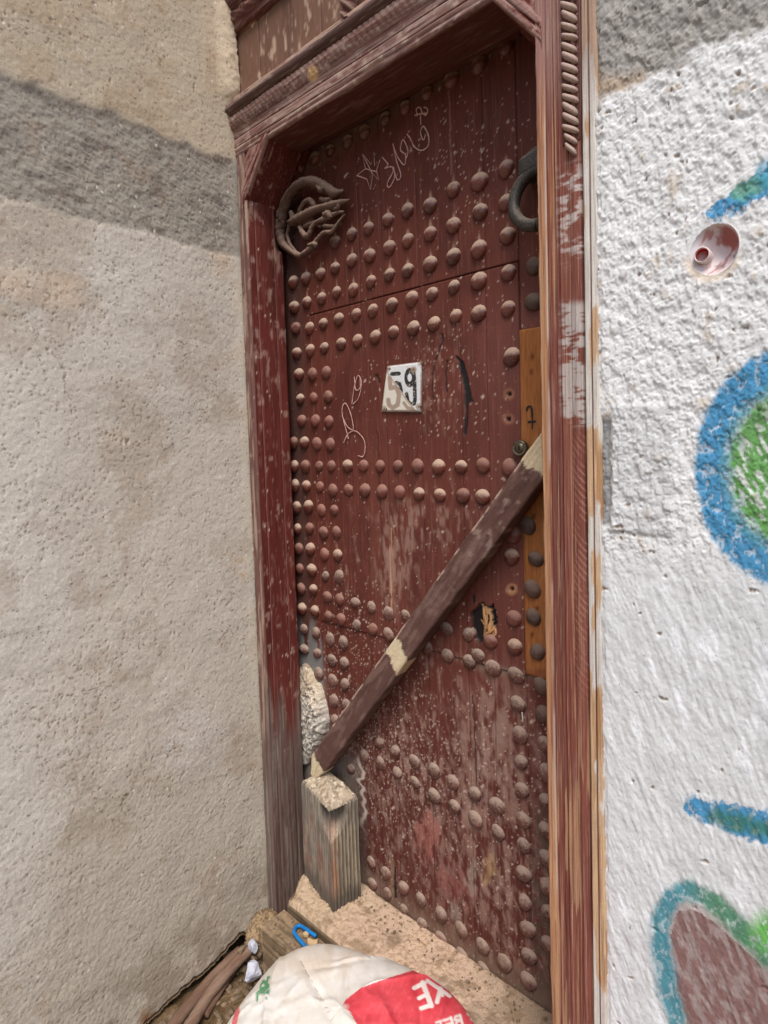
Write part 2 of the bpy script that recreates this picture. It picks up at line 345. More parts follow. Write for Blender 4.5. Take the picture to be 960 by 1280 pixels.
# ================================================================== the setting
def ground():
    U = np.concatenate([[-16, -6, -3, -2], frange(-1.6, -0.4, 0.012), [0, 1, 3, 8, 16]])
    V = np.concatenate([[-16, -6, -3, -1.6], frange(-1.1, 0.05, 0.012), [0.5, 2, 6, 16]])
    x, y = uv(U, V)
    n = fbm(x*9, y*9, 5, 3); f = fbm(x*40, y*40, 4, 8)
    near = ss(-1.7, -1.5, x)*ss(-0.2, -0.5, x)*ss(-1.3, -1.0, y)*ss(0.06, 0.04, y)
    z = ((n-0.5)*0.03+(f-0.5)*0.02)*near
    c = np.ones((len(x), 3))*rgb(98, 80, 56); c = mix(c, rgb(124, 102, 76), ss(0.4, 0.7, n)); c = mix(c, rgb(84, 66, 46), ss(0.5, 0.75, f))
    o = npmesh('ground', np.stack([x, y, z], 1), gridfaces(len(U), len(V)), M_GROUND, None, c)
    tag(o, kind='structure')
ground()

# ---- tan plaster wall on the left, at right angles to the door
def left_wall():
    Yv = np.concatenate([[-3.6, -3.0, -2.4, -1.8, -1.4, -1.15], frange(-1.0, -0.138, 0.0026)])
    Zv = np.concatenate([frange(-0.02, 2.84, 0.0030), frange(2.88, 3.3, 0.08)])
    U, V = pad(Yv), pad(Zv)
    y, z = uv(U, V); n = len(y); pm = padmask(len(U), len(V))
    px, py = proj(np.stack([np.full(n, XL), y, z], 1))
    big = fbm(y*2.2+5, z*2.2, 4, 11); med = fbm(y*14, z*14, 4, 21); fine = fbm(y*70, z*70, 4, 31); gr = fbm(y*190, z*190, 2, 41)
    edge1 = 2.312+0.014*(vn(y*30, z*0, 2)-0.5)+0.02*(fbm(y*9, z*9, 3, 61)-0.5)
    edge2 = 2.052+0.010*(vn(y*40, z*0, 3)-0.5)+0.02*(fbm(y*9, z*9, 3, 62)-0.5)
    band = ss(edge1+0.012, edge1-0.012, z)*ss(edge2-0.010, edge2+0.010, z)
    up = ss(edge1-0.01, edge1+0.02, z)
    pd, pv = cells(y*120+med*3, z*95+fine*2, 77); dens = 0.015+0.16*ss(0.5, 0.75, fbm(y*6, z*6, 3, 78)); pit = ss(0.42, 0.1, pd)*(pv < dens)
    pd2, pv2 = cells(y*160, z*140+fine*2, 79); pit2 = ss(0.5, 0.15, pd2)*(pv2 < 0.06+0.22*band)
    wd, wv = cells(y*70, z*45, 80); fleck = ss(0.22, 0.1, wd)*(wv < 0.035)
    gy = fbm(y*55, z*230+y*60, 3, 51)
    # colour
    c = np.ones((n, 3))*rgb(198, 189, 175)
    c = mix(c, rgb(184, 173, 157), ss(1.25, 0.35, z)*0.9)
    c = mix(c, rgb(210, 204, 193), ss(0.48, 0.75, big)*0.6)
    c = mix(c, rgb(160, 140, 118), ss(0.56, 0.72, fbm(y*7+med, z*5, 4, 91)+0.25*(fine-0.5))*0.35)
    c = mix(c, rgb(204, 178, 150), ss(0.55, 0.72, fbm(y*5, z*8, 3, 92))*ss(0.30, 0.0, np.abs(z-1.98))*0.7)
    c = mix(c, rgb(190, 176, 154), up); c = mix(c, rgb(204, 184, 158), up*ss(0.42, 0.65, big)*0.6); c = mix(c, rgb(178, 156, 128), up*ss(0.5, 0.7, med)*0.5)
    c = mix(c, rgb(154, 147, 136), band*0.95); c = mix(c, rgb(168, 158, 143), band*ss(0.5, 0.72, fine)*0.5); c = mix(c, rgb(112, 104, 95), band*ss(0.55, 0.75, fbm(y*18, z*30, 4, 95))*0.6)
    jb = ss(0.05, 0.0, -(y-FY))*ss(2.1, 1.9, z); c = mix(c, rgb(204, 190, 166), jb*0.4*ss(0.35, 0.6, med))
    c = mix(c, rgb(140, 114, 90), pit*0.6); c = mix(c, rgb(112, 94, 78), pit2*0.45); c = mix(c, rgb(220, 212, 198), fleck)
    c = mix(c, rgb(130, 96, 66), blob(px, py, 95, 975, 60, 60)*ss(0.5, 0.62, gr)*0.4); c = mix(c, rgb(140, 104, 72), blob(px, py, 185, 1275, 16, 20)*1.2)
    c = mix(c, rgb(196, 158, 112), blob(px, py, 301, 712, 9, 22)*0.9*ss(0.35, 0.6, fine))
    mk, mv = cells(y*48+2.2*fine, z*60+2.5*med, 85); mdn = 0.03+0.22*ss(0.52, 0.72, fbm(y*5+3, z*5, 4, 86)); c = mix(c, rgb(112, 86, 64), ss(0.20, 0.07, mk)*(mv < mdn)*0.75)
    c = mix(c, rgb(150, 122, 98), ss(0.56, 0.70, fbm(y*22, z*20, 5, 87))*ss(0.5, 0.66, fbm(y*5+3, z*5, 4, 86))*0.28)
    for L_ in ([(20, 905), (60, 880), (95, 868), (140, 860)], [(60, 430), (78, 455), (84, 490), (100, 520)], [(205, 560), (240, 545), (262, 520)], [(150, 1010), (170, 980), (205, 955), (222, 930)], [(110, 330), (140, 352), (150, 380)]):
        c = mix(c, rgb(104, 84, 66), ss(1.1, 0.3, pline(px+6*(fine-0.5)*2, py+6*(med-0.5)*2, L_))*ss(0.42, 0.55, fine)*0.7)
    c = mix(c, rgb(205, 200, 194), blob(px, py, 235, 925, 60, 60)*ss(0.5, 0.62, gr)*0.9)
    c = mix(c, rgb(132, 116, 98), ss(0.30, 0.1, z)*ss(0.45, 0.65, med)*0.5)
    # relief
    d = (big-0.5)*0.014+(med-0.5)*0.003+(fine-0.5)*(0.0011+0.0022*band)+(gr-0.5)*(0.0012+0.0006*ss(0.9, 0.4, z))
    d += band*(-0.003+(gy-0.5)*0.0022)-pit*0.0016-pit2*0.0010+up*0.002
    d *= 1-0.75*ss(0.03, 0.0, FY-y)
    # plaster swollen over the edge of the transom
    d += 0.022*ss(0.06, 0.0, FY-y)*ss(2.46, 2.52, z)*(0.5+med)
    x = XL+d
    yy = y.copy(); e = y > -0.142
    yy = np.where(e, y+0.010*(fbm(z*26, z*0, 4, 5)-0.5)-0.004*ss(2.0, 1.8, z), y)
    # ragged bottom where the plaster has broken away
    rag = np.interp(y, [-3.6, -0.9, -0.62, -0.51, -0.44, -0.36, -0.30, -0.25, -0.2, -0.138], [0.0, 0.0, 0.0, 0.017, 0.03, 0.03, 0.047, 0.060, 0.03, 0.03])+0.012*(fbm(y*60, z*0, 3, 6)-0.5)
    rag = np.where(y < -0.58, -0.02, rag)
    kill = z < rag
    P = np.stack([np.where(pm, XL-0.05, x), yy, z], 1)
    kill &= ~pm
    # faces under the ragged line are dropped; the lip is pushed back so that it has thickness
    lip = (z >= rag) & (z < rag+0.006); P[lip & ~pm, 0] -= 0.008; c = mix(c, rgb(104, 86, 66), ss(0.010, 0.003, z-rag)*(y > -0.7))
    f = gridfaces(len(U), len(V)); f = f[~(z[f] < rag[f]).all(1)]
    o = npmesh('plaster_wall', P, f, M_PLAS, None, c)
    tag(o, 'rough tan plaster wall with a darker grey band, left of the door', 'wall')
    # masonry body behind the skin
    bm = bmesh.new(); bmesh.ops.create_cube(bm, size=1.0)
    bmesh.ops.scale(bm, vec=(0.30, 3.9, 3.3), verts=bm.verts); bmesh.ops.translate(bm, vec=(XL-0.285, -1.63, 1.65), verts=bm.verts)
    bmobj('masonry', bm, M_STONE, o)
    return o
left_wall()

# ---- whitewashed wall on the right
PIPE_C = (894.0, 312.0)
def pipe_local(px, py):
    a = math.radians(-52)   # long axis leans to the upper right in the photo
    dx, dy = px-PIPE_C[0], py-PIPE_C[1]
    return (dx*math.cos(a)+dy*math.sin(a)), (-dx*math.sin(a)+dy*math.cos(a))
PIPE_A, PIPE_B = 37.0, 29.0
def right_wall():
    Xv = np.concatenate([frange(XW-0.002, -0.10, 0.0014), frange(-0.092, 0.3, 0.008), [0.5, 0.9, 1.5, 2.5, 4.0]])
    Zv = np.concatenate([[-0.02, 0.1, 0.2, 0.27, 0.31], frange(0.34, 2.34, 0.0017), [2.42, 2.5, 2.7, 3.0, 3.3]])
    U, V = pad(Xv), pad(Zv)
    x, z = uv(U, V); n = len(x); pm = padmask(len(U), len(V))
    px, py = proj(np.stack([x, np.full(n, FY-0.004), z], 1))
    big = fbm(x*4, z*4, 3, 111); med = fbm(x*26+3, z*22, 4, 121); fine = fbm(x*85, z*62, 4, 131); gr = fbm(x*240, z*150, 3, 141)
    cauli = 1-cells(x*75+fine*1.5, z*60+gr*1.5, 151)[0]
    lower = ss(660, 760, py+40*(big-0.5))           # finer, brushed coat lower down
    brush = fbm((x+0.36*z)*130, z*34, 4, 145)
    # bare grey render at the top
    edge = np.interp(px, [740, 780, 815, 850, 900, 960, 1100], [128, 118, 96, 80, 62, 36, -20])
    bare = ss(8, -8, py-edge-34*(med-0.5)-18*(fine-0.5))
    tan = ss(26, 0, np.abs(py-105+20*(med-.5)))*ss(825, 800, px)*bare
    # rectangle of thicker patch and its grey joint
    joint = ss(2.5, 0.5, np.abs(px-757-4*(med-.5)))*0+((px < 764+4*(fine-0.5)*2) & (py > 525) & (py < 660))*1.0
    joint = ss(3, -3, px-763-7*(cauli-0.5))*ss(518, 530, py)*ss(664, 652, py)
    ledge = ss(4, 0.5, np.abs(py-(664+0.10*(px-755))-6*(fine-.5)))*ss(752, 760, px)*ss(842, 830, px)
    patch = ss(500, 510, py)*ss(672, 660, py)*ss(762, 768, px)*ss(850, 838, px)
    c = np.ones((n, 3))*rgb(219, 219, 217)
    c = mix(c, rgb(226, 225, 223), ss(0.45, 0.7, fine)*0.5*(1-lower)); c = mix(c, rgb(212, 214, 213), lower*0.8); c = mix(c, rgb(232, 234, 235), lower*ss(0.62, 0.72, fbm((x+0.2*z)*60, z*18, 4, 147))*0.8); c = mix(c, rgb(190, 192, 192), lower*ss(0.58, 0.72, brush)*0.3)
    c = mix(c, rgb(198, 186, 170), ss(0.62, 0.78, med)*ss(0.5, 0.62, fine)*0.8*(1-lower)); c = mix(c, rgb(190, 191, 191), patch*0.55)
    pd, pv = cells(x*95+fine*2, z*80, 161); pit = ss(0.4, 0.1, pd)*(pv < (0.022+0.05*ss(0.5, 0.65, med))*(1-0.75*lower)); c = mix(c, rgb(150, 128, 106), pit*0.8)
    c = mix(c, rgb(160, 156, 150), bare); c = mix(c, rgb(136, 132, 127), bare*ss(0.5, 0.7, med)*0.6); c = mix(c, rgb(182, 176, 168), bare*ss(0.5, 0.7, fine)*0.5); c = mix(c, rgb(178, 158, 134), tan*0.8)
    c = mix(c, rgb(154, 155, 154), joint); c = mix(c, rgb(160, 158, 156), ledge*0.35)
    # spray paint
    BL, GR, TE, MV = rgb(52, 134, 178), rgb(92, 150, 74), rgb(62, 128, 136), rgb(128, 92, 86)
    nz = (fine-0.5)*12+(gr-0.5)*10+(cauli-0.55)*6; miss = ss(0.30, 0.44, cauli+0.5*(gr-0.5))
    def spray(c, d, w, colr, soft=5, op=0.94, nm=1.0):
        return mix(c, colr, ss(soft, -soft, d-w+nz*nm)*op*(0.55+0.45*miss))
    d, t = seg(px, py, (893, 268), (1010, 196)); w = 11+10*t
    c = spray(c, d, w, BL, 2.5); c = mix(c, rgb(96, 150, 122), ss(9, -4, seg(px, py, (925, 243), (950, 228))[0]-9+nz)*0.8)
    c = mix(c, rgb(70, 150, 180), ss(7, -3, seg(px, py, (962, 218), (1010, 190))[0]-16+nz)*0.6)
    e = np.hypot((px-990)/120, (py-585)/148); ang = np.arctan2(py-585, px-990)
    c = spray(c, np.abs(e-0.84)*130, 22, BL, 5, nm=0.8); c = mix(c, rgb(86, 142, 150), ss(8, -6, np.abs(e-0.66)*130-9+nz)*0.75*(0.3+0.7*miss))
    c = mix(c, rgb(88, 140, 150), ss(3, -8, np.abs(e-0.72)*130-7+nz)*0.5*miss)
    inn = ss(0.68, 0.60, e+nz*0.004); c = mix(c, GR, inn*(0.25+0.75*ss(0.38, 0.5, fbm(x*170+z*90, z*60-x*30, 3, 171)))*0.95); c = mix(c, rgb(104, 140, 100), ss(0.66, 0.6, e+nz*.005)*ss(0, -60, py-560)*0.6)
    d, t = seg(px, py, (868, 1008), (1000, 1046)); w = 12+10*np.minimum(t*1.5, 1)
    c = spray(c, d, w, BL, 3); c = mix(c, rgb(62, 112, 70), ss(8, -5, seg(px, py, (898, 1019), (925, 1028))[0]-9+nz)*0.7); c = mix(c, rgb(62, 112, 70), ss(8, -5, seg(px, py, (945, 1034), (990, 1044))[0]-10+nz)*0.7)
    ring = [(855, 1300), (836, 1240), (826, 1190), (826, 1150), (838, 1122), (860, 1112), (885, 1122), (910, 1145), (935, 1170), (965, 1200), (1000, 1235)]
    poly = [(868, 1300), (846, 1235), (838, 1180), (846, 1140), (862, 1134), (890, 1150), (930, 1185), (985, 1240), (1010, 1300)]
    wob = 7*(fine-0.5)+5*(gr-0.5)
    c = mix(c, rgb(166, 152, 146), inpoly(px+wob, py+wob, [(864, 1300), (840, 1235), (831, 1180), (838, 1134), (860, 1124), (892, 1140), (936, 1178), (990, 1232), (1016, 1300)])*0.75)
    ip = inpoly(px+wob, py+wob, poly)*1.0
    c = mix(c, MV, ip*(0.55+0.45*ss(0.34, 0.56, fbm(x*120+z*40, z*60, 5, 181)))*0.9)
    d = pline(px, py, ring); side = ss(840, 900, px)
    cc = rgb(58, 134, 148)[None]*(1-side[:, None])+rgb(66, 126, 92)[None]*side[:, None]
    m = ss(7, -5, d-11+nz*0.6)*0.92*(0.6+0.4*miss); c = c+(cc-c)*m[:, None]
    c = mix(c, rgb(110, 176, 92), blob(px, py, 962, 1165, 34, 36)*1.6*miss)
    # pipe surround
    a, b = pipe_local(px, py); er = np.hypot(a/PIPE_A, b/PIPE_B)
    c = mix(c, rgb(226, 208, 186), ss(1.35, 1.05, er)*ss(0, 22, py-PIPE_C[1])*0.8)
    # relief towards the viewer (-y)
    d = (big-0.5)*0.006+(1-lower)*((cauli-0.5)*0.0042+(med-0.5)*0.005+(fine-0.5)*0.003)+lower*((med-0.5)*0.0022+(brush-0.5)*0.0026+(fine-0.5)*0.0012+(gr-0.5)*0.0010)
    d += -bare*0.004-pit*0.003+patch*0.003-joint*0.006-ledge*0.0012
    d *= 0.25+0.75*ss(1.0, 1.3, er)
    y = FY-0.006-d
    dist = x-XW; y = np.where(dist < 0.006, y+(0.006-np.maximum(dist, 0))*0.4, y)
    xx = np.where(dist < 0.004, x+0.006*(fbm(z*40, z*0, 4, 191)-0.5), x)
    P = np.stack([xx, np.where(pm, 0.15, y), z], 1)
    f = gridfaces(len(U), len(V)); f = f[~(er[f] < 0.97).all(1)]
    o = npmesh('graffiti_wall', P, f, M_WHITE, None, c)
    tag(o, 'whitewashed roughcast wall with blue and green spray paint, right of the door', 'wall')
    # masonry over the lintel, out of the picture
    bm = bmesh.new(); bmesh.ops.create_cube(bm, size=1.0)
    bmesh.ops.scale(bm, vec=(1.06, 0.25, 0.5), verts=bm.verts); bmesh.ops.translate(bm, vec=(-0.92, -0.02, 3.05), verts=bm.verts)
    bmobj('upper_wall', bm, M_STONE, o)
right_wall()

# ---- plastic outlet in the right wall
def outlet():
    root = empty('drain_outlet'); c0 = onY(PIPE_C[0], PIPE_C[1], FY-0.01); root.location = c0
    tag(root, 'red spattered white plastic pipe mouth set in the whitewashed wall', 'pipe')
    al = math.radians(-52)
    def P(a, b, y):
        px = PIPE_C[0]+a*math.cos(al)-b*math.sin(al); py = PIPE_C[1]+a*math.sin(al)+b*math.cos(al)
        return onY(px, py, FY-0.004)*np.array([1, 0, 1])+np.array([0, y, 0])-c0
    nr, na = 26, 72; V = []; Cc = []
    for i in range(nr+1):
        r = i/nr
        for k in range(na):
            t = 2*math.pi*k/na; a, b = r*PIPE_A*math.cos(t), r*PIPE_B*math.sin(t)
            dep = 0.030*(1-r**2.2)*(0.55+0.45*(math.cos(t-0.6)*r+0.4))
            if r > 0.93: dep = -0.003*math.sin((r-0.93)/0.07*math.pi)*max(0.0, math.cos(t-0.9))
            V.append(P(a, b, FY-0.006+dep)); Cc.append((PIPE_C[0]+a*math.cos(al)-b*math.sin(al), PIPE_C[1]+a*math.sin(al)+b*math.cos(al), r))
    Cc = np.array(Cc); px, py, r = Cc.T; zx = (px-840)*8; zy = (py-250)*8
    nz = fbm(zx/60, zy/60, 4, 5)
    c = np.ones((len(px), 3))*rgb(206, 190, 190); c = mix(c, rgb(222, 212, 206), ss(0.86, 0.97, r)); c = mix(c, rgb(212, 210, 214), ss(330, 200, zx)*0.8)
    red = rgb(150, 62, 50)
    c = mix(c, red, ss(0.1, 0.45, blob(zx, zy, 575, 350, 190, 150)+0.6*(nz-0.5))*0.9*ss(0.95, 0.85, r))
    c = mix(c, rgb(160, 92, 84), ss(0.54, 0.66, fbm(zx/45+3+zy/90, zy/110, 5, 9))*0.7*ss(0.95, 0.85, r)); c = mix(c, rgb(110, 98, 92), ss(0.68, 0.74, fbm(zx/70, zy/50, 4, 19))*ss(300, 480, zx)*0.7*ss(.95, .85, r))
    F = [(i*na+k, i*na+(k+1) % na, (i+1)*na+(k+1) % na, (i+1)*na+k) for i in range(nr) for k in range(na)]
    npmesh('mouth', np.array(V), F, M_PIPE, root, c)
    # small tube
    q = onY(878.5, 319.5, FY-0.004)-c0; rr = 0.0105; V = []; col = []; n = 28
    prof = [(rr*1.05, 0.030), (rr*1.08, -0.006), (rr*0.95, -0.008), (rr*0.88, -0.006), (rr*0.86, 0.000), (rr*0.80, 0.012), (0.0001, 0.012)]
    for j, (r_, dy) in enumerate(prof):
        for k in range(n):
            t = 2*math.pi*k/n; V.append((q[0]+r_*math.cos(t), FY-0.004-c0[1]+dy, q[2]+r_*math.sin(t)*1.05)); col.append(rgb(222, 206, 200) if j < 4 else rgb(190, 26, 28))
    F = [(j*n+k, j*n+(k+1) % n, (j+1)*n+(k+1) % n, (j+1)*n+k) for j in range(len(prof)-1) for k in range(n)]
    npmesh('inner_tube', np.array(V), F, M_PIPE, root, np.array(col))
outlet()

# ================================================================== door frame
def worn(x, z, n, paint, wood, amt, s, stretch=(90, 5)):
    g = fbm(x*stretch[0], z*stretch[1], 5, s); g2 = fbm(x*stretch[0]*3, z*stretch[1]*4, 3, s+5)
    c = np.ones((n, 3))*paint
    c = mix(c, paint*0.72, ss(0.5, 0.75, fbm(x*60, z*3, 4, s+9))*0.8); c = mix(c, rgb(150, 106, 98), ss(0.62, 0.78, g2)*0.4)
    c = mix(c, wood, ss(0.60, 0.70, g+amt+0.10*(g2-0.5))*(0.55+0.45*g2))
    return c
def extrude(name, prof, zs, mat, parent, paint, disp=None, axis='z'):
    """sweep a moulding profile; prof rows (a, b) lie across the sweep"""
    prof = np.array(prof); k = len(prof); s = np.repeat(np.asarray(zs), k); a = np.tile(prof[:, 0], len(zs)); b = np.tile(prof[:, 1], len(zs))
    idx = np.tile(np.arange(k), len(zs))
    if disp is not None: a, b = disp(a, b, s, idx)
    P = np.stack([a, b, s], 1) if axis == 'z' else np.stack([s, a, b], 1)
    f = gridfaces(k, len(zs))
    f = [tuple(q) for q in f.tolist()]+[tuple(range(k)), tuple(range(k*(len(zs)-1), k*len(zs)))[::-1]]
    c = paint(P, idx)
    return npmesh(name, P, f, mat, parent, c)
def dense(pts, st):
    out = [np.array(pts[0], float)]
    for p in pts[1:]:
        p = np.array(p, float); q = out[-1]; m = max(1, int(math.ceil(np.linalg.norm(p-q)/st)))
        for i in range(1, m+1): out.append(q+(p-q)*i/m)
    return np.array(out)
def s2x(px): return XR+(px-679)*0.001534

WOOD = rgb(176, 138, 106); PNT = rgb(126, 74, 62)
frame = empty('door_frame'); frame.location = (-0.95, FY, 0)
tag(frame, 'weathered red brown carved wooden door frame with cut upper corners', 'door frame')
FOFF = np.array([-0.95, FY, 0.0])
def rel(o, off):
    """vertices were written in world space: shift them into the parent's space"""
    me = o.data; v = np.empty(len(me.vertices)*3, np.float32); me.vertices.foreach_get('co', v)
    v = v.reshape(-1, 3)-np.asarray(off, np.float32); me.vertices.foreach_set('co', v.ravel()); me.update(); return o

def right_jamb():
    ys = [(XR-0.0, -0.002), (XR, FY-0.001), (XR+0.003, FY-0.005), (s2x(688), FY-0.005), (s2x(690), FY-0.0015), (s2x(692), FY-0.0015), (s2x(693), FY-0.0035), (s2x(700.5), FY-0.0035), (s2x(701.5), FY-0.001),
          (s2x(702.5), FY-0.006), (s2x(704.5), FY-0.007), (s2x(706), FY-0.002), (s2x(708), FY-0.006), (s2x(710), FY-0.002), (s2x(711), FY-0.0035), (s2x(717.5), FY-0.0035), (s2x(718.5), FY-0.0015), (s2x(720), FY-0.004),
          (s2x(726), FY-0.0075), (s2x(732), FY-0.004), (s2x(734), FY+0.004), (s2x(734), FY+0.12)]
    prof = dense(ys, 0.0011); zs = frange(0.0, 2.85, 0.0022)
    def paint(P, i):
        n = len(P); px, py = proj(P); x = P[:, 0]; z = P[:, 2]; S_ = 679+(x-XR)/0.001534
        low = ss(760, 1150, py)
        amt = -0.05+0.17*ss(692, 686, S_)+0.42*low*ss(0.38, 0.6, fbm(x*40, z*4, 3, 7))+0.10*ss(250, 150, np.abs(py-300))*ss(705, 688, S_)-0.10*ss(716, 722, S_)*ss(800, 600, py)
        c = worn(x, z, n, PNT, WOOD, amt, 205, (320, 2.6))
        c = mix(c, rgb(196, 132, 84), ss(150, 330, py)*ss(420, 330, py)*ss(703, 698, S_)*ss(691, 694, S_)*0.7*ss(0.35, 0.6, fbm(x*200, z*5, 3, 17)))
        c = mix(c, rgb(158, 124, 117), ss(190, 40, py)*0.7)                                  # dust high up
        c = mix(c, rgb(184, 138, 100), ss(690.5, 688, S_)*(0.45+0.55*ss(0.38, 0.6, fbm(x*300, z*3.5, 4, 55)))*ss(60, 190, py)*0.7)
        # hatching left by the carved twist where it has been worn flat
        h = np.abs(((py*0.105-(S_-718)*0.14+0.5*vn(z*9, x*20, 9)) % 1.0)-0.5); hz = ss(717, 719, S_)*ss(735, 733, S_)
        c = mix(c, rgb(182, 138, 118), ss(0.14, 0.04, h)*hz*ss(530, 560, py)*ss(900, 820, py)*0.75*ss(0.3, 0.55, fbm(x*90, z*30, 3, 56)))
        wmask = fbm(x*60, z*95, 4, 33)
        wmask = 0.55*wmask+0.45*fbm(x*40-z*60, z*260, 4, 35); c = mix(c, rgb(190, 184, 178), 0.75*ss(0.43, 0.56, wmask+0.16*ss(26, 6, np.abs(py-395))+0.05*ss(60, 20, np.abs(py-480)))*ss(703, 712, S_+14*(wmask-.5))*ss(372, 384, py)*ss(538, 526, py+10*(wmask-.5)))
        c = mix(c, rgb(190, 178, 172), ss(0.50, 0.62, wmask+0.1*(vn(z*120, x*20, 3)-0.5))*ss(700, 714, S_)*ss(190, 225, py)*ss(345, 300, py)*0.9)
        c = mix(c, rgb(206, 196, 186), ss(1.2, 0.3, np.abs(S_-689.5))*0.5*ss(0.4, 0.6, fbm(z*8, x*0, 3, 44)))
        c = mix(c, rgb(206, 196, 186), ss(1.0, 0.3, np.abs(S_-701.5))*0.5*ss(0.45, 0.65, fbm(z*7, x*0, 3, 45)))
        return c
    def disp(a, b, s, i):
        g = fbm(a*300, s*6, 4, 222); front = b < FY+0.003
        px, py = proj(np.stack([a, b, s], 1))
        b = np.where(front, b+(g-0.5)*0.0022*(1+1.4*ss(700, 1100, py)), b)
        a = np.where(a < XR+0.004, a+(fbm(s*22, s*0, 5, 9)-0.5)*0.004, a)
        return a, b
    rel(extrude('right_jamb', prof, zs, M_FRAMER, frame, paint, disp), FOFF)
    # narrow outer strip against the wall
    pts = dense([(s2x(735.2), FY+0.1), (s2x(735.2), FY-0.003), (s2x(736.5), FY-0.006), (s2x(741.5), FY-0.006), (s2x(743), FY-0.001), (s2x(744.5), FY-0.006), (s2x(750), FY-0.006), (s2x(752.5), FY-0.002), (s2x(752.5), FY+0.1)], 0.0012)
    def paint2(P, i):
        n = len(P); px, py = proj(P); x = P[:, 0]; z = P[:, 2]; S_ = 679+(x-XR)/0.001534
        c = np.ones((n, 3))*rgb(196, 164, 130); g = fbm(x*150, z*7, 4, 301); c = mix(c, rgb(168, 128, 92), ss(0.5, 0.7, g))
        wh = fbm(x*60, z*9, 4, 311)+0.16*ss(140, 190, py)*ss(560, 470, py)+0.13*ss(760, 900, py)*ss(1150, 1000, py)-0.14*ss(120, 60, py)-0.12*ss(520, 560, py)*ss(760, 700, py)
        c = mix(c, rgb(208, 203, 194), ss(0.5, 0.56, wh)*0.95); c = mix(c, rgb(120, 66, 60), ss(1.0, 0.3, np.abs(S_-743))*0.8)
        c = mix(c, rgb(146, 122, 112), ss(150, 60, py)*0.6)
        return c
    def disp2(a, b, s, i):
        b = b+(fbm(a*200, s*9, 4, 333)-0.5)*0.002*(b < FY+0.01)
        a = np.where(a > s2x(750), a+(fbm(s*30, s*0, 5, 19)-0.5)*0.005, a); return a, b
    rel(extrude('edge_strip', pts, frange(0.0, 2.85, 0.006), M_FRAMER, frame, paint2, disp2), FOFF)
right_jamb()

def rope():
    o = None
    zt = onY(722, 0, FY)[2]; x0 = s2x(722.5)
    bm = bmesh.new(); bmesh.ops.create_cube(bm, size=1.0); bmesh.ops.scale(bm, vec=(0.031, 0.004, 0.64), verts=bm.verts)
    bed = bmobj('rope_moulding', bm, M_LINT, frame); bed.location = (x0-FOFF[0], -0.0042, 2.335)
    a = bed.data.color_attributes.new('Col', 'FLOAT_COLOR', 'POINT')
    for d in a.data: d.color = (*rgb(96, 60, 54), 1)
    # one strand: a slanting carved lozenge
    bm = bmesh.new(); bmesh.ops.create_uvsphere(bm, u_segments=14, v_segments=9, radius=1.0)
    for v in bm.verts:
        x, y, z = v.co; k = (abs(x)**1.6)*(1 if x > 0 else -1)
        q = max(0.0, 1-abs(x)**5)**0.5; h_ = math.hypot(y, z)+1e-6; v.co = (x*0.0152, (y/h_*q*0.0078*min(1, h_*3)) if y < 0 else y*0.002, z/h_*q*0.0066*min(1, h_*3)-x*0.0115)
    cme = bpy.data.meshes.new('strand'); bm.to_mesh(cme); bm.free(); cme.polygons.foreach_set('use_smooth', np.ones(len(cme.polygons), bool))
    at = cme.color_attributes.new('Col', 'FLOAT_COLOR', 'POINT')
    for i, d in enumerate(at.data):
        x = cme.vertices[i].co.x/0.0165; d.color = (*(rgb(174, 150, 137)*(0.75+0.25*math.cos(x*1.5))), 1)
    cme.materials.append(M_ROPE)
    zl = onY(722, 186, FY)[2]; z = zl; k = 0
    while z < 2.64:
        s = bpy.data.objects.new('strand', cme); link(s, bed); s.location = (0.0006*math.sin(k*3), -0.0026, z-2.335)
        s.rotation_euler = (0, 0.12*math.sin(k*2.1)*0.5, 0); s.scale = (1 if k > 1 else 0.7+0.15*k, 1, 1.0+0.12*math.sin(k*5)); z += 0.0171; k += 1
rope()

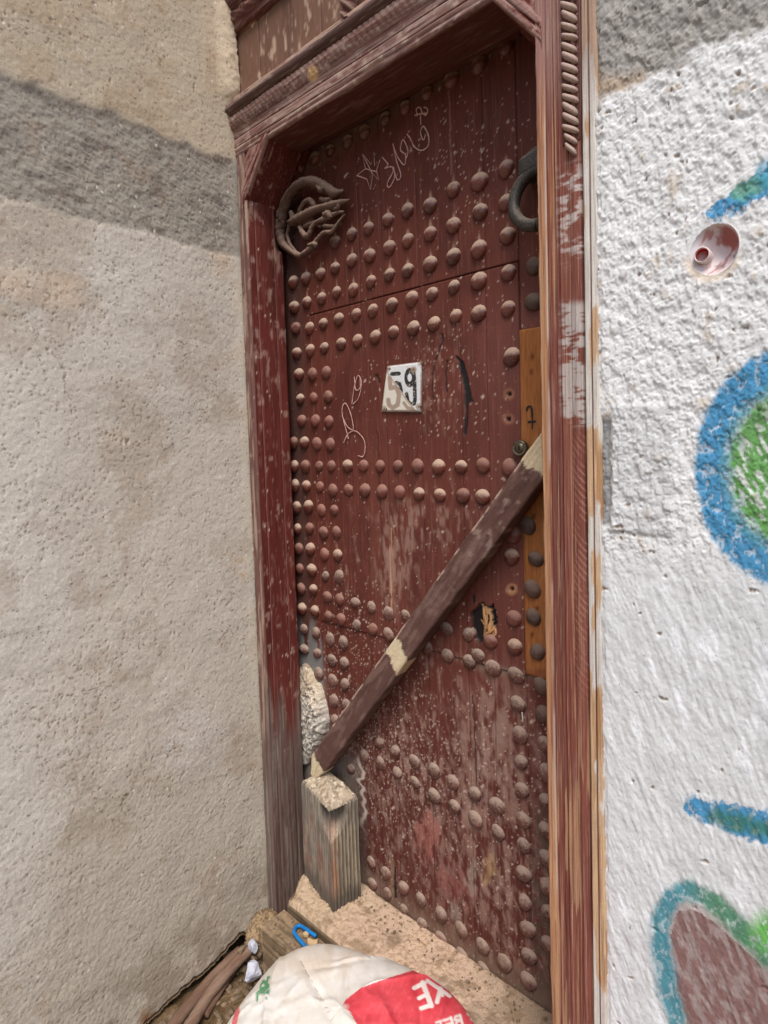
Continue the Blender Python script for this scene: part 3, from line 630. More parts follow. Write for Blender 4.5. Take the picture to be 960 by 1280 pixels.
def left_jamb():
    ys = [(-1.50, FY+0.012), (-1.436, FY+0.010), (-1.430, FY-0.004), (-1.424, FY-0.001), (-1.418, FY-0.005), (-1.411, FY-0.001), (-1.405, FY-0.004), (-1.398, FY-0.005), (XJ, FY-0.001),
          (XJ+0.001, FY+0.020), (XJ-0.0015, FY+0.024), (XJ+0.001, FY+0.028), (XJ+0.001, FY+0.086), (XJ-0.0025, FY+0.089), (XJ+0.0005, FY+0.093), (XJ, -0.026), (XJ-0.003, -0.022), (-1.43, -0.022), (-1.50, -0.022)]
    prof = dense(ys, 0.0035); zs = frange(0.02, 2.34, 0.0065)
    def paint(P, i):
        n = len(P); px, py = proj(P); x = P[:, 0]; y = P[:, 1]; z = P[:, 2]; q = y+x
        front = y < FY+0.0015
        c = worn(q, z, n, rgb(98, 42, 35), WOOD, -0.32, 405, (70, 6))
        c = mix(c, rgb(112, 50, 42), ss(0.5, 0.7, fbm(q*12, z*5, 3, 411))*0.5)
        sc = fbm(q*55, z*30, 4, 421); c = mix(c, rgb(196, 166, 148), ss(0.66, 0.80, sc+0.06*ss(200, 60, np.abs(py-320)))*0.4)
        dd, dv = cells(q*110, z*70, 425); c = mix(c, rgb(214, 186, 168), ss(0.3, 0.15, dd)*(dv < 0.035))
        c = mix(c, rgb(176, 132, 120), ss(1.2, 0.3, np.abs((y-FY-0.024)*900))*0.5); c = mix(c, rgb(186, 146, 134), ss(1.3, 0.3, np.abs((y-FY-0.089)*700))*0.6)
        c = mix(c, rgb(118, 96, 88), front*0.55); c = mix(c, rgb(168, 146, 126), front*ss(0.5, 0.62, fbm(q*120, z*8, 4, 431))*0.7)
        gr = ss(-20, 60, py-880-70*(fbm(q*60, z*4, 4, 441)-0.5)*2)
        c = mix(c, rgb(106, 92, 84), gr*0.95*(0.8+0.2*ss(0.35, 0.6, fbm(q*150, z*6, 4, 451)))); c = mix(c, rgb(134, 120, 108), gr*ss(0.54, 0.66, fbm(q*170, z*7, 4, 461))*0.8)
        c = mix(c, rgb(92, 38, 36), gr*ss(0.58, 0.7, fbm(q*80, z*3, 4, 471))*0.4)
        c = mix(c, rgb(170, 120, 108), blob(px, py, 338, 250, 22, 40)*ss(0.4, 0.7, sc)*0.9)
        return c
    def disp(a, b, s, i):
        g = fbm(b*120+a*120, s*7, 4, 480)
        a = np.where(b > FY+0.004, a+(g-0.5)*0.0022, a); b = np.where((b < FY+0.004), b+(g-0.5)*0.002, b)
        # piece broken away under the knocker
        lack = ss(0.02, 0.0, np.abs(s-2.145)-0.045)*ss(-0.055, -0.03, b); a = a-lack*0.02
        return a, b
    rel(extrude('left_jamb', prof, zs, M_FRAME, frame, paint, disp), FOFF)
left_jamb()

def lintel():
    pts = [(0.004, ZS+0.015), (-0.030, ZS+0.008), (-0.034, ZS+0.002), (FY+0.002, ZS), (FY-0.003, ZS+0.002), (FY-0.005, ZS+0.008), (FY-0.002, ZS+0.013), (FY-0.005, ZS+0.018), (FY-0.005, ZS+0.0235), (FY+0.004, ZS+0.0247), (FY-0.005, ZS+0.0259),
           (FY-0.005, ZS+0.0475), (FY+0.004, ZS+0.0487), (FY-0.005, ZS+0.0499), (FY-0.006, ZS+0.066), (FY-0.012, ZS+0.072), (FY-0.020, ZS+0.090), (FY-0.020, ZS+0.104), (FY-0.006, ZS+0.109)]
    t = np.linspace(-math.pi*0.5, math.pi*0.55, 9); tor = [(FY-0.012-0.020*math.cos(a), ZS+0.124+0.015*math.sin(a)) for a in t]
    pts += tor+[(FY-0.008, ZS+0.140), (FY-0.012, ZS+0.146), (FY-0.010, ZS+0.158), (FY+0.004, ZS+0.161), (FY+0.008, ZS+0.163), (FY+0.10, ZS+0.163)]
    prof = dense(pts, 0.0032); xs = frange(-1.47, s2x(712), 0.005)
    def paint(P, i):
        n = len(P); x = P[:, 0]; y = P[:, 1]; z = P[:, 2]; px, py = proj(P); q = z-y
        c = worn(q, x, n, rgb(132, 98, 89), rgb(176, 146, 122), -0.16, 505, (120, 6))
        fr = y < FY+0.003; h = z-ZS
        c = mix(c, rgb(168, 142, 131), fr*ss(0.40, 0.66, fbm(q*260, x*12, 5, 515))*0.8); c = mix(c, rgb(76, 48, 43), fr*ss(0.60, 0.72, fbm(q*300, x*7, 4, 516))*0.6)
        c = mix(c, rgb(184, 160, 146), fr*ss(0.60, 0.74, fbm(q*90+x*20, x*60, 5, 525))*0.7)
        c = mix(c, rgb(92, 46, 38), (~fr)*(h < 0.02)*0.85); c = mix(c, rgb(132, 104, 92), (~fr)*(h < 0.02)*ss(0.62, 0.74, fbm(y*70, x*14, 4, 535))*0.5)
        tm = ss(0.108, 0.111, h)*ss(0.140, 0.137, h); c = mix(c, rgb(92, 70, 66), tm*0.9); c = mix(c, rgb(150, 132, 120), tm*ss(0.55, 0.7, fbm(q*120, x*20, 4, 545))*0.7)
        lg = ss(0.132, 0.140, h); c = mix(c, rgb(160, 136, 116), lg*ss(0.36, 0.6, fbm(q*80, x*30, 4, 555))*0.9)
        c = mix(c, rgb(214, 176, 130), blob(px, py, 391, 92, 8, 12)*3*(h > 0.05)); c = mix(c, rgb(30, 20, 18), (np.abs(h-0.0247) < 0.0009)*0.8*1.0); c = mix(c, rgb(30, 20, 18), (np.abs(h-0.0487) < 0.0009)*0.8)
        return c
    def disp(a, b, s, i):
        h = b-ZS; rp = ss(0.066, 0.072, h)*ss(0.108, 0.102, h)
        a = a+rp*0.0016*np.sin((s*1.0+(h-0.08)*0.55)/0.0085*math.pi)+(fbm(s*9, b*160+a*90, 4, 585)-0.5)*0.0026
        b = b+(fbm(s*14, a*60, 4, 586)-0.5)*0.003*(h < 0.012)
        return a, b
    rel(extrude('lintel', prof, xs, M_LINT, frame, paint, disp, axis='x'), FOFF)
    # transom boards over the lintel
    Zt = 2.497; edges = [-1.47, -1.325, -1.19, -1.075, -0.992]
    for k in range(4):
        U = pad(frange(edges[k]+0.0006, edges[k+1]-0.0006, 0.005)); V = pad(frange(Zt-0.012, 2.72, 0.005)); x, z = uv(U, V); pm = padmask(len(U), len(V))
        c = worn(x, z, len(x), rgb(114, 84, 68), rgb(160, 132, 112), -0.24, 605+k, (90, 9)); c = mix(c, rgb(128, 96, 82), ss(0.45, 0.65, fbm(x*14, z*14, 4, 611))*0.6)
        sc = fbm(x*70, z*28+x*20, 4, 615); c = mix(c, rgb(182, 158, 136), ss(0.64, 0.76, sc+0.12*blob(*proj(np.stack([x, x*0-0.135, z], 1)), 330, 75, 45, 45))*0.8)
        px, py = proj(np.stack([x, x*0-0.135, z], 1)); c = mix(c, rgb(196, 178, 154), inpoly(px, py, [(313, 17), (321, 9), (325, 12), (320, 25), (315, 35), (312, 25)])*0.9)
        y = FY+0.011+(fbm(x*40, z*10, 4, 621)-0.5)*0.002+0.001*k % 0.002
        rel(npmesh('transom_board', np.stack([x, np.where(pm, FY+0.05, y), z], 1), gridfaces(len(U), len(V)), M_FRAME, frame, c), FOFF)
    # moulding over the transom and the carved upright beside it
    pts = dense([(FY+0.05, 2.672), (FY+0.004, 2.672), (FY-0.004, 2.676), (FY-0.004, 2.690), (FY-0.010, 2.694), (FY-0.016, 2.706), (FY-0.016, 2.716), (FY-0.008, 2.722), (FY-0.020, 2.735), (FY-0.030, 2.75), (FY-0.03, 2.80), (FY+0.05, 2.80)], 0.005)
    def paint3(P, i):
        c = worn(P[:, 2]-P[:, 1], P[:, 0], len(P), rgb(98, 62, 56), rgb(160, 130, 108), -0.06, 705, (100, 6)); return mix(c, rgb(140, 112, 98), ss(0.5, 0.7, fbm(P[:, 2]*80, P[:, 0]*20, 4, 715))*0.6)
    rel(extrude('transom_moulding', pts, frange(-1.47, s2x(712), 0.008), M_LINT, frame, paint3, lambda a, b, s, i: (a+0.003*np.sin(s/0.007+b*300)*ss(2.69, 2.70, b)*ss(2.722, 2.715, b), b), axis='x'), FOFF)
    th = np.linspace(math.pi, 2*math.pi, 15); pr = [(-0.972+0.020*math.cos(a), FY+0.012+0.026*math.sin(a)) for a in th]
    rel(extrude('carved_upright', [(-0.992, FY+0.05)]+pr+[(-0.952, FY+0.05)], frange(Zt-0.012, 2.672, 0.003), M_FRAME, frame,
                lambda P, i: mix(worn(P[:, 0], P[:, 2], len(P), rgb(96, 60, 54), rgb(170, 140, 116), -0.04, 725), rgb(170, 148, 128), ss(0.2, 0.9, np.sin((P[:, 2]+P[:, 0]*0.9)/0.0045))*0.5),
                lambda a, b, s, i: (a, b-0.006*np.sin((s+a*0.9)/0.0045)*(b < FY+0.02))), FOFF)
    for e in ([-0.950, -0.80], [-0.7985, -0.65], [-0.6485, s2x(711)]):
        U = pad(frange(e[0], e[1], 0.03)); V = pad(frange(Zt-0.012, 2.72, 0.03)); x, z = uv(U, V); pm = padmask(len(U), len(V))
        rel(npmesh('transom_board', np.stack([x, np.where(pm, FY+0.05, FY+0.011), z], 1), gridfaces(len(U), len(V)), M_FRAME, frame, worn(x, z, len(x), rgb(104, 70, 58), rgb(170, 142, 118), -0.1, 640)), FOFF)
lintel()

def corner(name, x0, x1, z0, z1):
    """filled corner of the opening: slanting soffit plus the moulding that follows it"""
    sg = 1 if x1 > x0 else -1
    def paint(P):
        c = worn(P[:, 1]*1.0, P[:, 2]+P[:, 0]*sg, len(P), rgb(104, 46, 38), rgb(176, 140, 116), -0.22, 805, (80, 7)); fr = P[:, 1] < FY+0.004
        c = mix(c, rgb(160, 128, 118), fr*ss(0.36, 0.60, fbm((P[:, 0]*sg-P[:, 2])*140, (P[:, 0]*sg+P[:, 2])*12, 4, 815))*0.8)
        return mix(c, rgb(196, 166, 148), ss(0.70, 0.76, fbm(P[:, 1]*90, P[:, 2]*40, 4, 825))*0.6)
    # sweep along the slope
    nz = np.array([x1-x0, 0, z1-z0]); L = np.linalg.norm(nz); d = nz/L; nrm = np.array([-d[2], 0, d[0]]); nrm = nrm if nrm[2] > 0 else -nrm
    prof = dense([(0.0, -0.004), (0.0, -0.028), (-0.004, -0.032), (0.0, -0.036), (0.0, FY+0.012), (0.0, FY-0.001), (0.002, FY-0.006), (0.012, FY-0.006), (0.014, FY-0.002), (0.016, FY-0.006), (0.026, FY-0.006), (0.028, FY-0.003), (0.07, FY-0.003), (0.07, -0.004)], 0.004)
    ts = frange(-0.03, L+0.03, 0.004); V = []
    O = np.array([x0, 0, z0])
    for t in ts:
        for a, b in prof: V.append(O+d*t+nrm*a+np.array([0, b, 0]))
    V = np.array(V)
    # keep it inside the corner
    lim = (V[:, 0] < x0-0.012) if sg > 0 else (V[:, 0] > x0+0.012)
    V[lim, 0] = x0-0.012*sg
    V[:, 2] = np.minimum(V[:, 2], ZS+0.012)
    k = len(prof); f = gridfaces(k, len(ts)); c = paint(V)
    f = [tuple(q) for q in f.tolist()]+[tuple(range(k)), tuple(range(k*(len(ts)-1), k*len(ts)))[::-1]]
    rel(npmesh(name, V, f, M_LINT, frame, c), FOFF)
corner('corner_bracket', XJ, -1.288, 2.205, ZS)
corner('corner_bracket', XR+0.002, -0.588, 2.222, ZS)

# ================================================================== the door
door = empty('studded_door'); DOFF = np.array([-0.95, 0.0, ZB]); door.location = DOFF
tag(door, 'old red brown wooden door covered in rows of dusty round studs', 'door')

STUDS = {  # photo pixels of the stud centres
'D': [(391,197),(410,187),(432,176),(453,164),(479,147),(504,132.5),(531,114.5),(562,97.5),(596,79),(630,56),
 (364,352.5),(380,347.5),(398,342),(416,302),(437,292.5),(458,285),(482,274),(506.5,262.5),(416,335),(437.5,325),(459.5,319),(484,309),(507,300),(418,365),(439,362),(461,352),(484,343),(507,337.5),(381,377.5),(399.5,373),(365,384),
 (535,256),(564,236),(596.5,226),(630,210),(535,291.6),(564,281),(597.4,264),(630,252),(535,329.6),(564,320),(596,311),(632,294)],
'W': [(384.7,410),(401.7,405),(421.3,399),(443,393.3),(463.7,388.3),(487.2,381),(512.5,373.5),(537.7,367.4),(565.2,358.6),(596.5,350.6),(633.3,340.3),
 (385.5,438),(403,435),(424,430),(444.7,426),(467,421),(489.7,415),(514.5,410),(540.4,404.6),(567.5,395),(596,391.4),(632.8,385.7),(637.4,446),
 (388.3,468),(405.5,466),(389.5,497.5),(407.8,496),(392,526),(408.8,527.5),(394,555),(410.8,556),
 (396.7,583.3),(412,583),(432,583),(452,582.5),(472.8,583),(495,583),(520,583),(546,584),(574,584),(601.5,582.3),(635.5,585),
 (397.5,609),(414,613),(433.3,613),(454,613.3),(475.5,614.7),(497.5,616),(521.5,617.8),(547.4,619.5),(576.3,620.4),(601,622),
 (399.7,638.3),(415.5,638.3),(402,666.7),(418.3,666),(403.3,693.3),(419.7,695),(404.7,721),(421.7,721.7),(407,747.5),(422.5,750),(442,754),(462,760),(483.3,768.3),(505,771),
 (639,669.5),(637.4,697),(640.4,774),(641.8,810),(408.3,771.7),(424,775),(410,801),(426.7,804),(443.8,782.5),(464,787.5),(483.3,794),(532.4,811),(555.4,787),(583.4,794.3),(611,803)],
'L': [(367,410),(368.3,441.7),(371,468),(372.5,499),(374.5,526),(378,553.3),(379,583.3),(380.3,608),(383,634),(364,554),(365,583),(366,607.5),(368,635),
 (369,661.7),(384,661),(371,686.7),(385.3,686.7),(372,711.7),(387,713.3),(373.7,736.7),(388.8,738.3),(375,761.7),(390.8,765),(377,787.5),(392,792.5),(377.5,813),(393.8,818),(380,837.5),(395.5,843.3),(397.5,868)],
'R': [(664.8,331.4),(665,376.3),(675.5,858),(676.7,894.5),(677.3,932.6),(680,969),(680.8,1005),(681,1041.7),(681.7,1076.7),(682.5,1111.7),(684,1145),(685,1185)],
'P': [(659,657.6),(668.8,699),(664.7,736.8),(665.7,772),(671,815.6)],
'B': [(412,826.7),(427.8,830),(413.3,851.7),(428.7,856.7),(415,877.5),(429.7,882.5),(416,902.5),(435.8,963),
 (556.8,821),(584.3,828),(595.3,821),(614,837),(643,846),(645.2,882),(647.5,921),(649,955),
 (452.8,946),(472,930),(491.7,941),(472.8,956),(494,968),(515,954),(516,980),(540,966),(540.5,997),
 (563.3,980),(566,1010),(590.5,995),(591.7,1027),(619,1010),(620,1043),(650,990),(651.7,1028),(652.5,1060),
 (461,1080),(479.7,1094),(462.5,1107.5),(481.7,1120),(502,1112),(502.5,1140),(523.3,1127.5),(525,1158),(548.7,1146),(548.7,1176),(573.7,1165),(575,1197.5),
 (600.8,1186),(601.7,1216),(628,1207.5),(652.5,1095),(654,1131),(657,1165),(658.7,1199),(658.3,1230)]}
SW = {k: np.array([onY(u, v, -0.010) for u, v in L]) for k, L in STUDS.items()}
ALLS = np.concatenate([SW[k] for k in SW]); ALLZ = ALLS[:, 2]

WX0, WX1, WZ0, WZ1 = -1.311, -0.622, 0.968, 1.884     # the small door cut into the leaf
def door_paint(x, z, tint):
    n = len(x); px, py = proj(np.stack([x, np.zeros(n), z], 1))
    big = fbm(x*3, z*3, 4, 901); med = fbm(x*16, z*9, 4, 911); st = fbm(x*110, z*4, 4, 921); st2 = fbm(x*300, z*9, 4, 931); fine = fbm(x*90, z*60, 4, 941)
    low = ss(820, 960, py+60*(big-0.5))
    c = np.ones((n, 3))*rgb(95, 46, 35)*tint
    c = mix(c, rgb(106, 56, 45), ss(0.45, 0.65, big)*0.6); c = mix(c, rgb(77, 34, 27), ss(0.5, 0.72, med)*0.55)
    c = mix(c, rgb(116, 70, 62), ss(560, 640, px)*ss(320, 420, py)*ss(900, 700, py)*0.45)
    c = mix(c, rgb(82, 40, 36), low*0.6); c = mix(c, rgb(70, 28, 26), ss(0.55, 0.75, st)*0.2); c = mix(c, rgb(144, 98, 86), ss(0.62, 0.78, st2)*0.22)
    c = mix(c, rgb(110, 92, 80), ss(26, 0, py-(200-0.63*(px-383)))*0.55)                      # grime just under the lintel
    # scuffs where the paint is rubbed to bare, greyed wood
    scr = 0.5*fbm(x*150+3*med, z*30, 5, 951)+0.5*fbm(x*60+z*9, z*34, 6, 953)
    for cx, cy, rx, ry, a in ((500, 690, 40, 90, 0.20), (490, 720, 16, 70, 0.25), (620, 930, 60, 130, 0.30), (540, 900, 110, 140, 0.13), (600, 1060, 110, 130, 0.22), (500, 1000, 90, 120, 0.12), (545, 640, 90, 60, 0.10), (550, 480, 40, 90, 0.10), (430, 690, 70, 70, 0.06), (640, 1150, 60, 120, 0.2)):
        m = np.clip(blob(px, py, cx, cy, rx, ry)*1.6, 0, 1); c = mix(c, rgb(150, 118, 104), ss(0.60-a*0.8, 0.80-a*0.8, scr)*m*0.62)
    c = mix(c, rgb(160, 138, 126), ss(0.52, 0.72, fbm(x*80+z*20, z*40, 6, 961)+0.16*blob(px, py, 610, 935, 50, 80))*low*0.3)
    # splashes of mortar
    sp = np.zeros(n)
    for sc, thr, sd in ((85, 0.06, 971), (140, 0.14, 974), (210, 0.2, 977)):
        dd, vv = cells(x*sc*0.8+fine, z*sc*0.75+fine, sd)
        dens = 0.08+0.9*blob(px, py, 450, 850, 110, 150)+0.9*blob(px, py, 500, 950, 130, 100)+0.45*blob(px, py, 560, 480, 90, 110)+0.4*blob(px, py, 590, 200, 100, 90)+0.3*low
        sp = np.maximum(sp, ss(0.34, 0.14, dd)*(vv < thr*dens))
    c = mix(c, rgb(188, 166, 150), sp*0.85)
    # dust lying above each stud of the upper rows
    for s in SW['D'][10:]:
        dx = x-s[0]; dz = z-s[2]-0.008; m = (np.abs(dx) < 0.03) & (dz > -0.004) & (dz < 0.045)
        if m.any():
            k = ss(1.0, 0.3, np.abs(dx[m])/0.017*(1+dz[m]/0.03)+dz[m]/0.036+0.7*(fine[m]-0.5)); c[m] = mix(c[m], rgb(190, 158, 136), k*0.55)
    # grey wash at the foot of the hinge side
    gm = ss(405, 396, px-(py-780)*0.06)*ss(778, 800, py-26*(st-0.5)*2-20*np.sin(px*0.35))*ss(1010, 930, py); c = mix(c, rgb(122, 120, 116), gm*(0.9+0.1*ss(0.35, 0.6, fine)))
    gm = ss(458, 438, px-0.06*(py-950)+10*(fine-.5))*ss(930, 960, py); c = mix(c, rgb(122, 112, 102), gm*0.75)
    c = mix(c, rgb(206, 192, 176), ss(3, 1, np.abs(px-452-5*(vn(z*60, x*0, 7)-.5)*2+(py-1000)*-0.04))*ss(940, 960, py)*ss(1045, 1020, py)*0.8)
    gm = ss(655, 676, px)*ss(985, 1040, py); c = mix(c, rgb(84, 74, 62), gm*0.75*ss(0.3, 0.55, fine))
    gm = ss(30, 0, py-1098-(px-447)*0.78+60)*0; z0 = z-ZB; c = mix(c, rgb(128, 112, 96), ss(0.11, 0.02, z0+0.05*(fine-0.5))*0.6)
    # darker brown towards the left edge, above the grey wash
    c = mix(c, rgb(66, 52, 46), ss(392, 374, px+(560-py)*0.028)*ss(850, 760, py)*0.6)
    c = mix(c, rgb(180, 134, 116), ss(0.0022, 0.0008, np.abs(x-WX0-0.003))*ss(0.42, 0.55, fbm(z*18, z*0, 3, 987))*ss(WZ1, WZ1-0.01, z)*ss(0.95, 1.1, z)*0.8)
    # coloured rubs low down
    for (cx, cy, rx, ry, colr) in ((534, 1045, 16, 34, rgb(158, 88, 80)), (572, 1105, 26, 34, rgb(140, 78, 72)), (590, 1097, 9, 22, rgb(158, 150, 136)), (612, 1090, 11, 20, rgb(178, 146, 100)), (568, 1140, 10, 16, rgb(166, 156, 146)), (490, 1095, 5, 26, rgb(152, 128, 106)), (420, 950, 9, 30, rgb(120, 112, 104))):
        c = mix(c, colr, ss(0.15, 0.7, blob(px, py, cx, cy, rx*1.3, ry*1.3)+2.6*(scr-0.5)*ss(0, 0.2, blob(px, py, cx, cy, rx*1.3, ry*1.3)))*0.45)
    # cracks, burnt-black splits and the splintered hole
    dep = np.zeros(n)
    def split(pts, wd, colr=(0.012, 0.010, 0.010), op=1.0, d=0.004):
        nonlocal c, dep
        dd = pline(px+3*(fine-0.5), py, pts); m = ss(wd+0.7, wd-0.6, dd); c = mix(c, np.array(colr), m*op); dep = np.maximum(dep, m*d)
    split([(572, 447), (577, 455)], 1.6); split([(577, 455), (581, 470), (584, 488), (586, 500)], 3.8); split([(582, 480), (584, 515), (582, 542)], 1.8); split([(586, 492), (592, 502)], 0.8)
    split([(553, 419), (553, 430)], 1.4, rgb(50, 28, 24)); split([(551, 432), (543, 455), (540, 480), (541, 500)], 0.8, rgb(60, 32, 27)); split([(559, 452), (557, 470), (558, 490)], 1.2, rgb(62, 34, 28)); split([(471, 470), (474, 478)], 1.8, rgb(62, 34, 28))
    split([(493, 1085), (494, 1122)], 1.1); split([(590, 870), (592, 900), (594, 960), (596, 990)], 0.7, rgb(44, 28, 25)); split([(561, 105), (564, 218)], 0.5, rgb(168, 128, 112), 0.6, 0); split([(489, 660), (490, 765)], 1.0, rgb(178, 138, 108), 0.8, 0.001); split([(472, 540), (480, 760)], 0.4, rgb(60, 30, 26), 0.6)
    split([(592, 745), (593, 752)], 1.6); split([(440, 575), (441, 640)], 0.3, rgb(60, 30, 26), 0.5)
    hole = inpoly(px+4*(fine-0.5), py+5*(st2-0.5), [(589, 765), (597, 759), (604, 752), (610, 758), (616, 757), (621, 766), (622, 785), (617, 795), (606, 800), (600, 806), (594, 800), (590, 785)])
    tanm = inpoly(px+7*(fine-0.5), py, [(601, 755), (611, 760), (616, 780), (622, 790), (618, 796), (606, 798), (601, 785), (606, 772)])
    c = mix(c, (0.013, 0.010, 0.009), hole*1.0); c = mix(c, rgb(186, 142, 100), tanm*ss(0.38, 0.52, fbm(x*160, z*70, 3, 990))); dep = np.maximum(dep, hole*0.012*(1-0.6*tanm))
    for cx, cy in ((637, 493), (636, 524), (640, 736)):
        r = np.hypot(px-cx, py-cy); c = mix(c, rgb(178, 130, 96), ss(9, 5, r+5*(fine-.5))*0.7*(1 if cy > 700 else 0.45)); c = mix(c, rgb(40, 30, 26), ss(3.2, 2.0, r)); dep = np.maximum(dep, ss(3.4, 2.2, r)*0.006)
    # crust along the lower seam of the small door
    m = ss(9, 0, np.abs(py-(832+(px-590)*0.17))+8*(fine-.5))*ss(588, 606, px); c = mix(c, rgb(126, 104, 92), m*0.7)
    y = -(st2-0.5)*0.0012-(med-0.5)*0.002+dep-sp*0.0006
    return c, y
def board(name, x0, x1, z0, z1, parent, off, back=0.035, shift=0.0, tint=1.0, dip=0.0):
    U = pad(frange(x0+0.0001, x1-0.0001, 0.0029)); V = pad(frange(z0, z1, 0.0031)); x, z = uv(U, V); pm = padmask(len(U), len(V))
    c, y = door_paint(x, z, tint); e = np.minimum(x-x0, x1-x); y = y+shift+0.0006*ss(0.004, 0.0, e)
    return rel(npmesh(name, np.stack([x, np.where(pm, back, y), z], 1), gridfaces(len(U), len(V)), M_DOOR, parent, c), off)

# boards of the fixed leaf
JO = [-1.311, -1.100, -1.018, -0.900, -0.778, -0.706, -0.622]
TI = [1.0, 0.95, 1.04, 0.97, 1.03, 1.0]
ZT = ZS+0.03
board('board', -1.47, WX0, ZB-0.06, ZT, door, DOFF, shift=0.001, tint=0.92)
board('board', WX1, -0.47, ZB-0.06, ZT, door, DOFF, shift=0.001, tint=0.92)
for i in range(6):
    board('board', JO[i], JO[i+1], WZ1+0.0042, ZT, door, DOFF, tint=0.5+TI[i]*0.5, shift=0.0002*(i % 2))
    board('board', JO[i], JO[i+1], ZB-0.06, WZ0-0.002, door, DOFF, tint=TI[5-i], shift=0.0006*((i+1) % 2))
# the small door: its boards stand a hair proud
bm = bmesh.new(); bmesh.ops.create_cube(bm, size=1.0); bmesh.ops.scale(bm, vec=(WX1-WX0-0.004, 0.012, WZ1-WZ0-0.004), verts=bm.verts)
WC = np.array([(WX0+WX1)/2, 0.044, (WZ0+WZ1)/2]); wicket = bmobj('wicket', bm, M_DARK, door); wicket.location = WC-DOFF
for i in range(6):
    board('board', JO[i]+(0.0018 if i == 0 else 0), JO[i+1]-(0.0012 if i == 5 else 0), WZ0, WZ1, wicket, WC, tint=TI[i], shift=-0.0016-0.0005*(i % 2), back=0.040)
bm = bmesh.new(); bmesh.ops.create_cube(bm, size=1.0); bmesh.ops.scale(bm, vec=(1.06, 0.02, ZT-ZB+0.1), verts=bm.verts)
o = bmobj('light_stop', bm, M_DARK, door); o.location = np.array([-0.97, 0.065, (ZT+ZB)/2])-DOFF  # unseen dark sheet added behind the boards to stop light leaking through

# pale replacement strip on the lock side
def strip():
    a = onY(650, 413, -0.003); b = onY(683, 850, -0.003)
    x0, x1, z0, z1 = WX1+0.0015, -0.48, WZ0+0.006, a[2]
    U = pad(frange(x0, x1, 0.004)); V = pad(frange(z0, z1, 0.006)); x, z = uv(U, V); pm = padmask(len(U), len(V)); n = len(x); px, py = proj(np.stack([x, x*0, z], 1))
    g = fbm(x*120, z*3, 4, 1001); c = np.ones((n, 3))*rgb(152, 98, 58); c = mix(c, rgb(134, 80, 42), ss(0.45, 0.7, g)*0.7); c = mix(c, rgb(178, 120, 74), ss(0.55, 0.75, fbm(x*50, z*5, 3, 1005))*0.5)
    for cx, cy in ((667, 446), (666, 465), (673, 760), (667, 792), (669, 645)): c = mix(c, rgb(84, 48, 28), ss(3.2, 1.4, np.hypot(px-cx, (py-cy)*0.6))*0.8)
    c = mix(c, rgb(110, 62, 46), ss(6, 0, py-838)*0+ss(832, 838, py)*0.5)
    o = rel(npmesh('patch_strip', np.stack([x, np.where(pm, 0.002, -0.006+(g-.5)*0.001), z], 1), gridfaces(len(U), len(V)), M_STUMP, door, c), DOFF); o['label'] = 'pale orange unpainted replacement strip beside the lock'
    return o
patch = strip()
ribbon('pen_mark', [[(658.4, 513.4), (658.8, 509.7), (661.6, 507.8), (664.4, 509.7), (665.3, 521.9), (665.3, 536)], [(659.7, 527.5), (662.5, 527.1), (670, 526.6)]], -0.0075, 0.0042, M_INK, None)
pm_ = bpy.data.objects['pen_mark']; pm_.parent = patch; rel(pm_, DOFF)

# studs
def stud_mesh(name, mat, seed, flat=1.0):
    rg = random.Random(seed); n = 14; prof = [(1.0, 0.012), (1.0, 0.0), (0.955, -0.006), (0.82, -0.0115), (0.58, -0.0155), (0.28, -0.0178)]; R0 = 0.0198; V = []; F = []
    dents = [(rg.uniform(0, 6.28), rg.uniform(0.2, 0.8), rg.uniform(0, 0.0022)) for _ in range(3)]
    for r, y in prof:
        for k in range(n):
            a = 2*math.pi*k/n; rr = R0*r*(1+0.05*math.sin(a*2+seed)+0.02*rg.uniform(-1, 1)); yy = y*flat
            for da, dr, dd in dents: yy += dd*max(0, 1-math.hypot(math.cos(a)*r-math.cos(da)*dr, math.sin(a)*r-math.sin(da)*dr)/0.45)*(y < -0.001)
            V.append((rr*math.cos(a), yy, rr*math.sin(a)))
    V.append((0, -0.0185*flat, 0)); m = len(prof)
    for j in range(m-1):
        for k in range(n): F.append((j*n+k, j*n+(k+1) % n, (j+1)*n+(k+1) % n, (j+1)*n+k))
    for k in range(n): F.append(((m-1)*n+k, (m-1)*n+(k+1) % n, m*n))
    me = bpy.data.meshes.new(name); me.from_pydata(V, [], F); me.update(); me.polygons.foreach_set('use_smooth', np.ones(len(me.polygons), bool)); me.materials.append(mat); return me
SM = {k: [stud_mesh('stud', m, i*7+j, fl) for i in range(3)] for j, (k, m, fl) in enumerate((('D', M_STUD_D, 0.74), ('M', M_STUD_M, 0.72), ('G', M_STUD_G, 0.62), ('I', M_STUD_I, 0.75)))}
